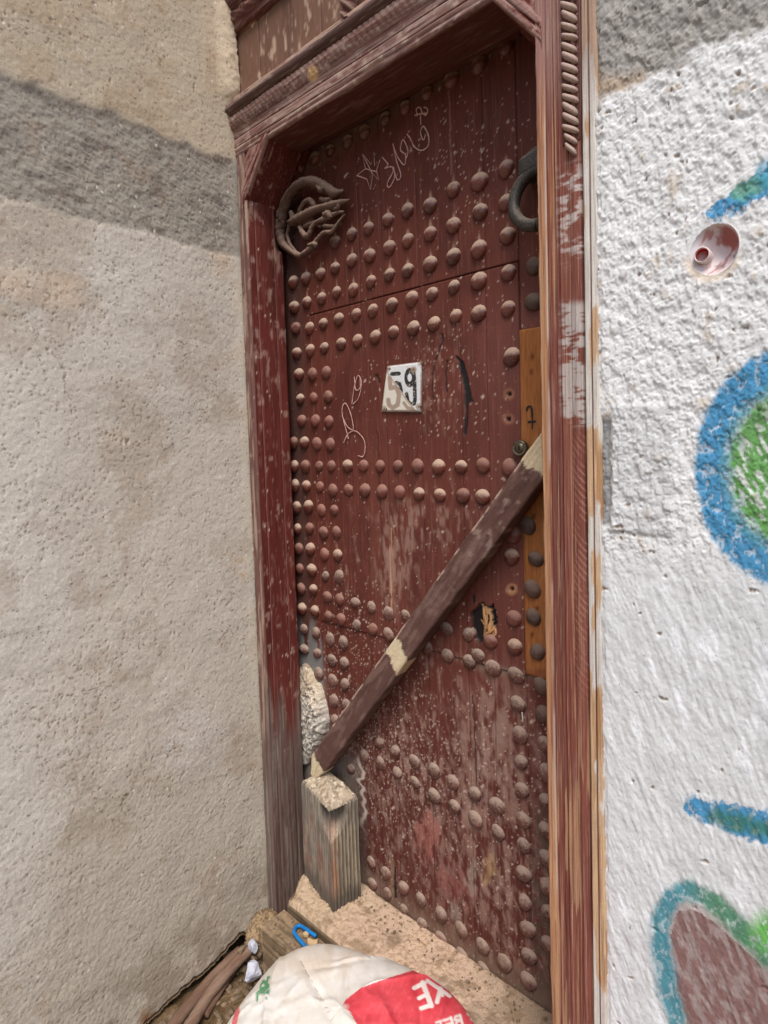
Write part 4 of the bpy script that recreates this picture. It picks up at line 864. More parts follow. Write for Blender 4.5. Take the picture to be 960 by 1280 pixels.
def put_studs(key, parent, off):
    for (u, v), p in zip(STUDS[key], SW[key]):
        if key == 'P' or (key == 'R' and v < 400): kind = 'I'
        elif key == 'R': kind = 'G' if v > 920 else 'I'
        elif v < 460: kind = 'D'
        elif v < 700 or (key == 'W' and u > 600): kind = 'M' if random.random() < 0.8 else 'D'
        elif v < 800 and u < 520: kind = 'M' if random.random() < 0.5 else 'G'
        else: kind = 'G'
        if key == 'L': kind = ('D' if random.random() < 0.55 else 'M') if v < 780 else 'G'
        s = bpy.data.objects.new('stud', random.choice(SM[kind])); link(s, parent)
        base = -0.0035 if key == 'P' else 0.0
        s.location = (p[0]-off[0], base-off[1]+0.001, p[2]-off[2]); k = random.uniform(0.92, 1.10)*(1.06 if u > 585 else 1.0); s.scale = (k*random.uniform(0.93, 1.0), k, k) if kind != 'G' else (k*random.uniform(0.82, 1.02), k*random.uniform(0.75, 1.1), k*random.uniform(0.85, 1.1))
        s.rotation_euler = (random.uniform(-.1, .1), random.uniform(0, 6.28) if kind != 'D' else random.uniform(-.3, .3), random.uniform(-.1, .1))
put_studs('D', door, DOFF); put_studs('L', door, DOFF); put_studs('R', door, DOFF); put_studs('B', door, DOFF); put_studs('W', wicket, WC); put_studs('P', patch, DOFF)

# chalk scribbles
def z1(L): return [[(260+a/1.92, b/1.92) for a, b in l] for l in L]
def z2(L): return [[(330+a/2.2326, 300+b/2.2326) for a, b in l] for l in L]
o = ribbon('chalk_scribble', z1([[(357, 421), (378, 405), (371, 370), (392, 395), (398, 366), (400, 398), (413, 384), (404, 410), (411, 432), (396, 418), (390, 455), (381, 430), (357, 421)], [(378, 405), (404, 412)], [(371, 370), (396, 420)]]), -0.0022, 0.0030, M_CHALK, door, smooth=0); rel(o, DOFF)
o = ribbon('chalk_scribble', z1([[(418, 377), (432, 395), (424, 404), (440, 400), (444, 412), (430, 440), (436, 449), (448, 425), (445, 400)], [(444, 345), (452, 385), (463, 420), (455, 432), (448, 415)], [(444, 348), (456, 378), (471, 396), (474, 372), (462, 360), (468, 335), (480, 362), (474, 384)],
     [(478, 322), (487, 335), (495, 352), (512, 361), (528, 350), (529, 326), (517, 303), (510, 318), (517, 336), (522, 322)], [(496, 277), (510, 273), (527, 272)], [(503, 280), (500, 262), (509, 258), (515, 272), (524, 276), (527, 262), (518, 257)], [(510, 272), (511, 300)]]), -0.0022, 0.0032, M_CHALK, door); rel(o, DOFF)
o = ribbon('chalk_scribble', z2([[(245, 458), (252, 410), (262, 378), (272, 398), (264, 440), (248, 458)], [(252, 382), (256, 418), (268, 412), (268, 385)], [(236, 555), (219, 490), (220, 462), (230, 458), (243, 490), (249, 528), (232, 520), (218, 490)], [(222, 566), (234, 542), (255, 533), (278, 556), (282, 585), (276, 604), (262, 602)]]), -0.0042, 0.0030, M_CHALK, wicket); rel(o, WC)

# lock cylinder
def lock():
    c = onY(651.5, 560, -0.008); V = []; F = []; n = 24
    for r, y in ((0.0175, 0.01), (0.0175, -0.010), (0.0155, -0.013), (0.0145, -0.0125), (0.0110, -0.0105), (0.0108, -0.012), (0.0001, -0.012)):
        for k in range(n): a = 2*math.pi*k/n; V.append((r*math.cos(a), y, r*math.sin(a)))
    for j in range(6):
        for k in range(n): F.append((j*n+k, j*n+(k+1) % n, (j+1)*n+(k+1) % n, (j+1)*n+k))
    o = npmesh('lock_cylinder', np.array(V), F, M_BRASS, door); o.location = (c[0]-DOFF[0], -0.006, c[2]-DOFF[2])
    bm = bmesh.new(); bmesh.ops.create_cube(bm, size=1.0); bmesh.ops.scale(bm, vec=(0.0025, 0.002, 0.011), verts=bm.verts); k = bmobj('keyhole', bm, M_DARK, o); k.location = (0, -0.0125, 0)
lock()

# dusty figured knocker, hinge side
def knocker():
    def q(L, y, r): return ([onY(280+a/4.8, 140+b/4.8, -yy) for (a, b), yy in zip(L, y if isinstance(y, list) else [y]*len(L))], r)
    T = [q([(345, 655), (362, 570), (400, 490), (450, 440), (510, 418), (570, 432), (620, 462), (665, 488), (690, 482), (716, 470)], [.03, .035, .04, .045, .045, .042, .038, .035, .034, .03], [.017, .014, .013, .013, .0125, .013, .0125, .012, .007, .003]),
         q([(345, 655), (335, 720), (352, 790), (395, 830), (450, 862), (480, 850)], [.03, .03, .03, .03, .028, .026], [.017, .016, .011, .008, .008, .006]),
         q([(450, 612), (464, 575), (490, 540), (515, 532), (535, 552), (545, 575)], .035, [.005, .0065, .007, .0075, .0075, .006]),
         q([(395, 668), (440, 645), (490, 620), (540, 592), (600, 572), (650, 560), (700, 545), (752, 528)], [.03, .034, .038, .04, .04, .038, .034, .03], [.009, .012, .013, .011, .009, .010, .0075, .003]),
         q([(580, 525), (620, 532), (660, 510), (690, 488), (714, 474)], .034, [.006, .007, .0055, .004, .002]),
         q([(640, 560), (680, 548), (685, 575), (650, 585)], .036, [.005, .006, .006, .004]),
         q([(455, 690), (475, 730), (500, 748), (518, 725), (530, 690), (560, 660), (600, 645), (640, 628), (680, 605), (718, 600)], [.03, .034, .036, .036, .036, .036, .036, .034, .032, .03], [.006, .0075, .0085, .007, .006, .006, .007, .0075, .005, .003]),
         q([(600, 620), (625, 612), (640, 640)], .04, [.007, .009, .006]), q([(600, 686), (655, 688)], .032, [.005, .0055]),
         q([(470, 858), (510, 830), (545, 795), (570, 755), (605, 725), (650, 718), (690, 660), (726, 612)], [.028, .03, .03, .03, .03, .03, .028, .024], [.006, .008, .008, .006, .006, .006, .004, .003]),
         q([(400, 600), (420, 640), (450, 660), (500, 655), (540, 640)], .026, [.006, .009, .010, .008, .005]), q([(560, 440), (580, 470), (600, 455)], .05, [.005, .007, .005]), q([(480, 690), (540, 670), (585, 690)], .028, [.005, .007, .004]),
         q([(505, 800), (545, 795), (548, 818)], .036, [.004, .007, .004]), q([(395, 680), (380, 740), (400, 800), (440, 850)], .022, [.006, .005, .005, .004])]
    T = [(P_, [q*1.12 for q in r]) for P_, r in T]
    o = tubes('knocker', T, M_KNOCK, door, 12, 6, 0.16); rel(o, DOFF); o['label'] = 'dust caked figured metal knocker'
    # boss that holds it to the leaf
    c = onY(342, 284, -0.02); V = []; F = []; n = 14
    for r, y in ((0.030, 0.02), (0.030, -0.006), (0.024, -0.018), (0.012, -0.024), (0.0001, -0.025)):
        for k in range(n): a = 2*math.pi*k/n; V.append(c+np.array([r*math.cos(a), y, r*1.25*math.sin(a)]))
    for j in range(4):
        for k in range(n): F.append((j*n+k, j*n+(k+1) % n, (j+1)*n+(k+1) % n, (j+1)*n+k))
    b = npmesh('mount', np.array(V), F, M_KNOCK, o); rel(b, DOFF)
knocker()

# iron ring, lock side
def ring():
    c = onY(677, 246, -0.040); R_ = 0.058
    P = [c+np.array([R_*math.sin(t), -0.012*math.cos(t)*0-0.008*(1-math.cos(t)), R_*math.cos(t)*1.02]) for t in np.linspace(-math.pi+0.0, math.pi, 41)]
    o = tubes('ring_handle', [(P, [0.0130]*len(P))], M_IRON, door, 12, 1, 0.03); rel(o, DOFF); o['label'] = 'heavy dark iron ring handle'
    V, F = [], []; m = onY(668, 203, -0.03)
    bm = bmesh.new(); bmesh.ops.create_cube(bm, size=1.0); bmesh.ops.scale(bm, vec=(0.062, 0.052, 0.040), verts=bm.verts)
    bmesh.ops.bevel(bm, geom=bm.edges[:], offset=0.010, segments=3, profile=0.6, affect='EDGES')
    for v_ in bm.verts: v_.co.z += 0.010*math.cos(v_.co.x*28)-0.006+0.2*v_.co.x
    o2 = bmobj('ring_staple', bm, M_IRON, o, True); q_ = onY(671, 207, -0.028); o2.location = q_-DOFF
    n = 20; bc = onY(673, 206, 0.0)
    for r, y in ((0.036, 0.01), (0.036, -0.008), (0.030, -0.014), (0.0001, -0.016)):
        for k in range(n): a = 2*math.pi*k/n; V.append(bc+np.array([r*math.cos(a), y, r*math.sin(a)]))
    for j in range(3):
        for k in range(n): F.append((j*n+k, j*n+(k+1) % n, (j+1)*n+(k+1) % n, (j+1)*n+k))
    rel(npmesh('back_plate', np.array(V), F, M_IRON, o), DOFF)
ring()
# splinters in the broken hole
for k, (a, b, r) in enumerate((((604, 757), (609, 790), .0045), ((609, 765), (606, 797), .004), ((613, 775), (611, 800), .0045), ((619, 785), (604, 796), .004), ((601, 774), (612, 788), .003))):
    o = tubes('splinter', [([onY(*a, 0.006), onY((a[0]+b[0])/2, (a[1]+b[1])/2, -0.003), onY(*b, 0.004)], [r*0.4, r, r*0.6])], M_SPLINT, wicket, 5, 3, 0.25); rel(o, WC)
o = tubes('loose_sliver', [([onY(652, 880, -0.003), onY(652.5, 890, -0.006), onY(654, 904, -0.004)], [0.001, 0.0016, 0.001])], plain('white_sliver', rgb(225, 215, 205)), door, 6, 3); rel(o, DOFF)

# ================================================================== number plate
def plate():
    TL, TR, BR, BL = (485.6, 457.5), (529.4, 451.9), (528.2, 515.2), (478.2, 515.0); nu, nv = 131, 141
    a, b = uv(np.linspace(0, 1, nu), np.linspace(0, 1, nv))
    u = (1-b)*((1-a)*TL[0]+a*TR[0])+b*((1-a)*BL[0]+a*BR[0]); v = (1-b)*((1-a)*TL[1]+a*TR[1])+b*((1-a)*BL[1]+a*BR[1])
    X = (u-440)*8; Y = (v-430)*8          # drawing units
    e = np.minimum(np.minimum(a, 1-a)*0.12, np.minimum(b, 1-b)*0.125)
    bow = -0.0075-0.002*np.cos((a-0.5)*2.4)-0.0015*np.cos((b-0.5)*2.6)+0.004*ss(0.006, 0.0, e)
    P = onY(u, v, 0.0); P = np.stack([P[:, 0], bow, P[:, 2]], 1)
    n = len(X); nz = fbm(X/40, Y/40, 4, 3); fz = fbm(X/14, Y/14, 3, 5)
    c = np.ones((n, 3))*rgb(214, 208, 194); BLK = np.array([0.022, 0.022, 0.022]); TAN = rgb(150, 126, 108)
    # exposed older layer, lower left
    line = (Y-270)-(X-375)*(370/265)+10*(nz-0.5)
    oldm = ss(-6, 6, line)
    new = np.ones((n, 3))*rgb(212, 213, 214)
    d9 = np.abs(np.hypot((X-603)/56, (Y-338)/104)-0.66)*70; m9 = np.maximum(ss(22, 17, d9)*(np.hypot((X-603)/56, (Y-338)/104) < 1.05), 0)
    stem = ss(21, 16, pline(X, Y, [(640, 262), (652, 400), (655, 560), (645, 598), (612, 603), (584, 575), (572, 500)])); new = mix(new, BLK, np.maximum(m9, stem))
    five = np.maximum(ss(23, 18, pline(X, Y, [(425, 302), (495, 298)])), ss(20, 15, pline(X, Y, [(470, 388), (505, 400), (520, 470), (512, 540)]))); new = mix(new, BLK, five)
    new = mix(new, rgb(196, 186, 172), ss(0.66, 0.72, fz)*0.6)
    ghost = np.maximum(ss(26, 18, pline(X, Y, [(402, 340), (412, 445), (470, 430), (498, 510), (482, 610), (430, 640), (395, 610), (388, 560)])), ss(20, 12, pline(X, Y, [(545, 590), (580, 640), (640, 650)])))
    c = mix(c, TAN, ghost*0.85); c = mix(c, rgb(160, 132, 108), ss(30, 10, np.abs(line-8))*0.7*oldm)
    c = new*(1-oldm[:, None])+c*oldm[:, None]
    c = mix(c, TAN*0.8, ss(0.0045, 0.001, e+0.002*(nz-.5))*0.85)
    for cx, cy in ((380, 250), (345, 650), (690, 628), (640, 255), (705, 190)):
        r = np.hypot(X-cx, Y-cy); c = mix(c, TAN, ss(40, 22, r+14*(nz-.5))*0.8); c = mix(c, (0.04, 0.03, 0.025), ss(9, 5, r))
    f = gridfaces(nu, nv); me = P.mean(0)
    back = P.copy(); back[:, 1] = -0.001
    o = npmesh('number_plate', np.concatenate([P, back])-me, np.concatenate([f, f[:, ::-1]+n, *[np.stack([i[:-1], i[1:], i[1:]+n, i[:-1]+n], 1) for i in (np.arange(nu), np.arange(nu*(nv-1), nu*nv), np.arange(0, nu*nv, nu), np.arange(nu-1, nu*nv, nu))]]), M_PLATE, None, np.concatenate([c, c*0.5]))
    o.location = me; tag(o, 'chipped enamel house number plate reading 59', 'number plate')
    for cx, cy in ((345, 652), (690, 628), (380, 250), (702, 196)):
        q = onY(440+cx/8, 430+cy/8, -0.0085); bm = bmesh.new(); bmesh.ops.create_uvsphere(bm, u_segments=10, v_segments=6, radius=0.0034)
        s = bmobj('screw', bm, M_SCREW, o, True); s.location = q-me; s.scale = (1, 0.5, 1)
plate()

# ================================================================== diagonal brace
def brace():
    d = np.array([0.629, 0, 0.777]); nrm = np.array([0.777, 0, -0.629]); C0 = np.array([-0.7655, 0, 1.189]); W = 0.0315; y0, y1 = -0.068, -0.026
    ts = frange(-0.862, 0.46, 0.004)
    pr = dense([(-W, y1), (-W, y0+0.003), (-W+0.003, y0), (W-0.003, y0), (W, y0+0.003), (W, y1), (-W, y1)], 0.004)[:-1]
    k = len(pr); V = []; tt = []; aa = []; bb = []
    for t in ts:
        for a, b in pr: V.append(C0+d*t+nrm*a+np.array([0, b, 0])); tt.append(t); aa.append(a); bb.append(b)
    V = np.array(V); t = np.array(tt); a = np.array(aa); b = np.array(bb); n = len(t)
    nz = fbm(t*30, a*30+b*50, 4, 11); V += nrm*((nz-0.5)*0.004)[:, None]; V[:, 1] += (fbm(t*40, a*40, 4, 12)-0.5)*0.002
    # upper end is cut to the jamb, lower end to a chisel tip
    V[:, 0] = np.minimum(V[:, 0], XR-0.0015)
    tip = t < -0.80; sh = ss(-0.80, -0.862, t); V[tip] += (d*0.030)[None]*(sh[tip]*np.maximum(0, -a[tip]/W+0.3)*0.0)[:, None]; V += nrm*(sh*(-a)*0.55+sh*0.012)[:, None]
    c = np.ones((n, 3))*rgb(92, 66, 58); g = fbm(a*260, t*7, 4, 21)
    c = mix(c, rgb(74, 50, 45), ss(0.5, 0.7, g)*0.6); c = mix(c, rgb(134, 108, 98), ss(0.48, 0.75, fbm(t*16+a*60, a*60-t*8, 5, 22))*0.5); c = mix(c, rgb(164, 142, 128), ss(0.62, 0.78, fbm(t*40, a*60, 5, 23))*0.5*ss(-0.2, 0.2, t))
    c = mix(c, rgb(186, 160, 144), ss(0.004, 0.001, np.abs(a+W-0.002))*ss(0.5, 0.6, fbm(t*40, a*0, 3, 24))*0.8)
    jag = 0.010*(fbm(a*120, a*0+3, 3, 31)-0.5)*2
    bare = np.maximum(ss(0.0015, -0.0015, t+0.800+jag), np.maximum(ss(-0.002, 0.002, t-0.322-0.3*a+jag), ss(0.0025, -0.0025, np.abs(t+0.292+0.45*a-jag)-0.030)))
    wood = np.ones((n, 3))*rgb(206, 190, 158); wood = mix(wood, rgb(180, 156, 120), ss(0.5, 0.7, fbm(a*300, t*12, 4, 41))*0.6)
    c = c*(1-bare[:, None])+wood*bare[:, None]
    f = [tuple(i) for i in []]
    F = []
    m = len(ts)
    for i in range(m-1):
        for q in range(k): F.append((i*k+q, i*k+(q+1) % k, (i+1)*k+(q+1) % k, (i+1)*k+q))
    F.append(tuple(range(k))[::-1]); F.append(tuple((m-1)*k+q for q in range(k)))
    o = npmesh('wooden_brace', V-C0, F, M_BAR, None, c); o.location = C0
    tag(o, 'dark brown wooden bar wedged diagonally across the door', 'wooden bar')
brace()

# ================================================================== sill, plank, sand
def boxy(name, x0, x1, y0, y1, z0, z1, mat, label, cat, paint, st=0.008, amp=0.003):
    """beam with softened, uneven edges"""
    pr = dense([(y1, z0), (y0+0.002, z0), (y0, z0+0.003), (y0, z1-0.006), (y0+0.006, z1), (y1, z1)], st*0.6); xs = frange(x0, x1, st)
    k = len(pr); s = np.repeat(xs, k); a = np.tile(pr[:, 0], len(xs)); b = np.tile(pr[:, 1], len(xs)); n = len(s)
    g = fbm(s*12, (a+b)*130, 4, 61); a = a+(g-0.5)*amp*(a < y1-0.001); b = b+(fbm(s*14, a*80, 4, 62)-0.5)*amp*(b > z0+0.01)
    P = np.stack([s, a, b], 1); f = [tuple(q) for q in gridfaces(k, len(xs)).tolist()]+[tuple(range(k)), tuple(range(k*(len(xs)-1), k*len(xs)))[::-1]]
    off = np.array([(x0+x1)/2, y1, z0]); o = npmesh(name, P-off, f, mat, None, paint(P)); o.location = off; tag(o, label, cat); return o
def pw(base, alt, s):
    def f(P):
        c = np.ones((len(P), 3))*base; g = fbm(P[:, 0]*7, (P[:, 1]-P[:, 2])*150, 4, s); c = mix(c, alt, ss(0.45, 0.68, g)*0.85); c = mix(c, base*0.45, ss(0.62, 0.72, fbm(P[:, 0]*5, (P[:, 1]-P[:, 2])*220, 4, s+4))*0.8)
        return mix(c, rgb(168, 142, 112), ss(0.55, 0.7, fbm(P[:, 0]*30, P[:, 1]*60, 4, s+8))*0.5)
    return f
boxy('door_sill', -1.288, XR-0.004, -0.186, -0.004, 0.0, 0.199, M_STUMP, 'grey timber door sill under the sand, behind the woven sack', 'door sill', pw(rgb(112, 96, 76), rgb(84, 72, 58), 71))
boxy('step_plank', -1.302, XR-0.004, -0.266, -0.189, 0.0, 0.176, M_STUMP, 'weathered plank laid along the front of the door sill', 'plank', pw(rgb(140, 120, 96), rgb(108, 90, 70), 81), amp=0.005)

def sand():
    U = pad(frange(-1.325, XR-0.002, 0.0035)); V = pad(frange(-0.183, -0.0035, 0.0035)); x, y = uv(U, V); pm = padmask(len(U), len(V)); n = len(x)
    big = fbm(x*12, y*12, 4, 91); med = fbm(x*50, y*50, 4, 92); fine = fbm(x*160, y*160, 3, 93)
    cd_, cv = cells(x*70, y*70, 94); clod = ss(0.5, 0.1, cd_)*(cv < 0.16+0.3*ss(0.5, 0.7, big))
    t = (y+0.183)/0.18
    z = 0.213-0.016*ss(0.3, 1, t)+(big-0.5)*0.020*t+(med-0.5)*0.008+(fine-0.5)*0.004+clod*0.005
    z += 0.020*np.exp(-((x+1.17)**2/0.004+(y+0.015)**2/0.003))+0.016*np.exp(-((x+1.34)**2/0.002+(y+0.12)**2/0.004))-0.012*ss(-0.75, -0.6, x)*t
    z = np.maximum(z, 0.2025+0.003*med); z = np.where(y < -0.178, z-0.003, z)
    c = np.ones((n, 3))*rgb(194, 168, 146); c = mix(c, rgb(202, 174, 150), ss(0.5, 0.7, big)); c = mix(c, rgb(186, 164, 136), ss(-1.0, -1.2, x)*0.7); c = mix(c, rgb(138, 112, 86), ss(0.58, 0.7, fine)*0.5); c = mix(c, rgb(168, 142, 112), clod*0.7); c = mix(c, rgb(146, 128, 108), ss(-0.8, -0.65, x+0.2*(big-.5))*0.8)
    dk = ss(0.62, 0.7, fbm(x*30, y*30, 4, 95)); c = mix(c, rgb(130, 108, 84), dk*0.6)
    x = np.maximum(x, -1.326+0.040*ss(-0.08, -0.18, y)+0.006*(med-0.5)); z = z-0.012*ss(0.02, 0.0, x+1.326-0.040*ss(-0.08, -0.18, y))
    P = np.stack([x, y, np.where(pm, 0.15, z)], 1); o = npmesh('sand', P, gridfaces(len(U), len(V)), M_SAND, None, c); tag(o, 'loose sandy rubble lying on the door sill', 'sand', kind='stuff')
    return lambda X, Y: 0.205
sand()

def pebbles():
    V = []; F = []; rg = random.Random(3)
    bm0 = bmesh.new(); bmesh.ops.create_icosphere(bm0, subdivisions=1, radius=1.0); bv = [v.co.copy() for v in bm0.verts]; bf = [[v.index for v in f.verts] for f in bm0.faces]; bm0.free()
    def add(x, y, z, r):
        b = len(V); q = [rg.uniform(0.6, 1.3) for _ in range(3)]
        for v in bv: k = rg.uniform(0.75, 1.2)*r; V.append((x+v.x*k*q[0], y+v.y*k*q[1], z+v.z*k*q[2]*0.7))
        F.extend([tuple(i+b for i in f) for f in bf])
    for _ in range(320): add(rg.uniform(-1.27, -0.55), rg.uniform(-0.180, -0.008), 0.208+rg.uniform(-0.004, 0.004), rg.uniform(0.0014, 0.0042))
    for _ in range(160): add(rg.uniform(-1.43, -1.30), rg.uniform(-0.6, -0.16), 0.0+rg.uniform(0, 0.008), rg.uniform(0.004, 0.014))
    for _ in range(120): a = rg.gauss(0, 1); add(min(-1.31, -1.385+0.03*a), -0.195+0.04*rg.gauss(0, 1), rg.uniform(0.01, 0.075)*math.exp(-a*a*0.3), rg.uniform(0.005, 0.016))
    for _ in range(60): add(rg.uniform(-1.29, -1.1), rg.uniform(-0.255, -0.195), 0.178, rg.uniform(0.0015, 0.004))
    o = npmesh('rubble', np.array(V), F, M_STONE, None, None, False); tag(o, 'crumbs of stone and mortar strewn over the sill and the hole', 'rubble', kind='stuff')
pebbles()

# heap of broken mortar at the foot of the left jamb
def lump(name, cx, cy, cz, sx, sy, sz, seed, label, cat, c1, c2, amp=0.35, res=48):
    th, ph = uv(np.linspace(0, 2*math.pi, res*2+1), np.linspace(-math.pi/2, math.pi/2, res)); x = np.cos(ph)*np.cos(th); y = np.cos(ph)*np.sin(th); z = np.sin(ph)
    r = 1+amp*((fbm(x*3+z*2+9, y*3+z*3, 4, seed)-0.5)*1.3+(fbm(x*9+z*6, y*9-z*7, 3, seed+3)-0.5)*0.6)
    seam = fbm(x*9+z*5, y*9+z*8, 4, seed+7); c = np.ones((len(x), 3))*c1; c = mix(c, c2, ss(0.45, 0.65, seam)); c = mix(c, c2*0.6, ss(0.62, 0.72, fbm(x*14, y*14+z*13, 3, seed+9))*0.7)
    o = npmesh(name, np.stack([x*r*sx, y*r*sy, z*r*sz], 1), gridfaces(res*2+1, res), M_MORTAR, None, c); o.location = (cx, cy, cz); tag(o, label, cat); return o
lump('mortar_heap', -1.392, -0.185, 0.035, 0.055, 0.06, 0.075, 5, 'crumbling heap of brown mortar at the foot of the left jamb', 'mortar heap', rgb(160, 136, 106), rgb(116, 96, 74))

# white broken plaster stuck in the hinge corner
def plaster_lump():
    out = [(372, 832), (381, 841), (387, 852), (393, 862), (397, 874), (400, 886), (403, 902), (402, 923), (396, 934), (391, 941), (384, 952), (377, 960), (362, 965), (352, 900), (358, 850)]
    W = np.array([onY(u, v, -0.03) for u, v in out]); xz = W[:, [0, 2]]; cx, cz = xz.mean(0)
    nr, na = 60, 180; V = []; 
    for i in range(nr+1):
        r = i/nr
        for k in range(na):
            t = k/na*len(xz); j = int(t); q = xz[j]*(1-(t-j))+xz[(j+1) % len(xz)]*(t-j); V.append((cx+(q[0]-cx)*r, r, cz+(q[1]-cz)*r))
    V = np.array(V); x, r, z = V.T; jj = 1+0.10*(fbm(x*60, z*60, 3, 77)-0.5)*r; x = cx+(x-cx)*jj; z = cz+(z-cz)*jj; n1 = fbm(x*45, z*45, 4, 7); n2 = 1-cells(x*75, z*75, 9)[0]; n3 = fbm(x*150, z*150, 3, 8)
    dl = 0.35+0.65*ss(-1.385, -1.30, x); y = -0.004-dl*(0.040*np.sqrt(np.maximum(0, 1-r**4))+(n1-0.5)*0.050*(1-r*0.5)+(n2-0.5)*0.022*(1-r**4)+(n3-.5)*0.008); y = np.minimum(y, -0.002)
    y = np.where(r > 0.995, 0.004, y)
    c = np.ones((len(x), 3))*rgb(200, 192, 178); c = mix(c, rgb(160, 148, 132), ss(0.45, 0.62, n1)); c = mix(c, rgb(112, 104, 96), ss(0.6, 0.7, fbm(x*110, z*110, 4, 88))*0.8); c = mix(c, rgb(134, 128, 120), ss(0.55, 0.7, n3)*0.7*ss(0.72, 0.6, z)); c = mix(c, rgb(216, 208, 194), ss(0.6, 0.8, n2)*0.7); c = mix(c, rgb(202, 178, 146), ss(0.68, 0.76, z)*0.5)
    F = [(i*na+k, i*na+(k+1) % na, (i+1)*na+(k+1) % na, (i+1)*na+k) for i in range(nr) for k in range(na)]
    off = np.array([cx, 0, z.min()]); o = npmesh('plaster_lump', np.stack([x, y, z], 1)-off, F, M_MORTAR, None, c); o.location = off; tag(o, 'lump of broken white plaster stuck to the door above the fluted stump', 'plaster')
plaster_lump()

# fluted stump of an old pilaster
def stump():
    T = np.array([-1.150, -0.136]); Lc = np.array([-1.312, -0.100]); e1 = Lc-T; e2 = np.array([-e1[1], e1[0]]); e2 = e2/np.linalg.norm(e2)*-1.0
    if e2[1] < 0: e2 = -e2
    Rc = T+e2*0.092; Bc = Lc+e2*0.088
    pts = []; 
    def run(A, B, n, amp):
        d = B-A; nn = np.array([d[1], -d[0]]); nn /= np.linalg.norm(nn)
        if np.dot(nn, A-np.array([-1.23, -0.05])) < 0: nn = -nn
        for i in range(n*6):
            t = i/(n*6); pts.append(A+d*t-nn*amp*(0.5-0.5*math.cos(2*math.pi*n*t))*(0.06 < t < 0.96))
    run(Rc, T, 8, 0.0032); run(T, Lc, 13, 0.0028); run(Lc, Bc, 1, 0.0); run(Bc, Rc, 1, 0)
    pr = np.array(pts); k = len(pr); zs = frange(0.15, 0.512, 0.006); V = np.array([(p[0], p[1], z) for z in zs for p in pr]); n = len(V)
    dT = np.hypot(V[:, 0]-T[0], V[:, 1]-T[1]); z = V[:, 2]
    cen = np.array([-1.23, -0.055]); mid = (T+0.34*(cen-T))
    sc = ss(0.062, 0.01, dT)*ss(0.405, 0.45, z-0.6*dT); V[:, 0] += sc*(cen[0]-T[0])*0.55; V[:, 1] += sc*(cen[1]-T[1])*0.55
    edge = ss(0.50, 0.512, z); V[:, 0] += (cen[0]-V[:, 0])*edge*0.07; V[:, 1] += (cen[1]-V[:, 1])*edge*0.07
    w1 = fbm(V[:, 0]*60+V[:, 1]*60, z*8, 4, 21); V[:, 0] += (w1-0.5)*0.004
    c = np.ones((n, 3))*rgb(116, 106, 94); idx = np.tile(np.arange(k), len(zs)); right = idx < 48; front = (idx >= 48) & (idx < 126)
    fl = np.where(right, 0.5-0.5*np.cos(idx/6*2*math.pi), 0.5-0.5*np.cos((idx-48)/6*2*math.pi))
    mz = ss(0.23, 0.26, z)*ss(0.46, 0.42, z)
    c = mix(c, rgb(152, 140, 114), right*mz*ss(0.62, 0.2, fl)*ss(0.3, 0.5, fbm(idx*0.13, z*22, 4, 31))); c = mix(c, rgb(180, 132, 100), right*mz*ss(30, 46, idx)*0.7)
    c = mix(c, rgb(138, 106, 92), front*mz*ss(0.45, 0.62, fbm(idx*0.08, z*9, 4, 41)+0.15*ss(95, 55, idx))*0.8); c = mix(c, rgb(150, 142, 130), front*ss(0.5, 0.65, fbm(idx*0.3, z*10, 4, 51))*0.5)
    c = mix(c, rgb(84, 74, 64), ss(0.6, 1.0, fl)*0.25); c = mix(c, rgb(150, 138, 122), ss(0.5, 0.7, fbm(idx*0.21, z*26, 5, 57))*0.55); c = mix(c, rgb(88, 80, 72), ss(0.29, 0.235, z+0.03*(w1-.5))*0.8); c = mix(c, rgb(178, 154, 124), ss(0.245, 0.21, z+0.02*(w1-.5))*0.0)
    F = [(i*k+q, i*k+(q+1) % k, (i+1)*k+(q+1) % k, (i+1)*k+q) for i in range(len(zs)-1) for q in range(k)]; F += [tuple(range(k))[::-1], tuple((len(zs)-1)*k+q for q in range(k))]
    off = np.array([cen[0], cen[1], 0.15]); o = npmesh('fluted_stump', V-off, F, M_STUMP, None, c, False); o.location = off; tag(o, 'stump of a fluted wooden pilaster standing in the sand by the hinge side', 'stump')
    # mortar and dust on its top
    nr, na = 26, 90; Pp = pr[::2]; na = len(Pp); V = []; r_ = []
    for i in range(nr+1):
        for p in Pp: q = cen+(p-cen)*i/nr*0.985; V.append((q[0], q[1])); r_.append(i/nr)
    V = np.array(V); r_ = np.array(r_); h = 0.509+0.020*(1-r_**2.5)+(fbm(V[:, 0]*60, V[:, 1]*60, 4, 61)-0.5)*0.022*(1-r_**6)+(fbm(V[:, 0]*200, V[:, 1]*200, 3, 62)-.5)*0.006
    h = np.where(r_ > 0.99, 0.500, h)
    c = np.ones((len(h), 3))*rgb(176, 160, 138); c = mix(c, rgb(146, 128, 106), ss(0.5, 0.66, fbm(V[:, 0]*90, V[:, 1]*90, 4, 63))); c = mix(c, rgb(206, 194, 172), ss(0.6, 0.7, fbm(V[:, 0]*140, V[:, 1]*140, 4, 64))*0.8)
    F = [(i*na+q, i*na+(q+1) % na, (i+1)*na+(q+1) % na, (i+1)*na+q) for i in range(nr) for q in range(na)]
    npmesh('mortar_cap', np.concatenate([V, h[:, None]], 1)-off, F, M_MORTAR, o, c)
stump()

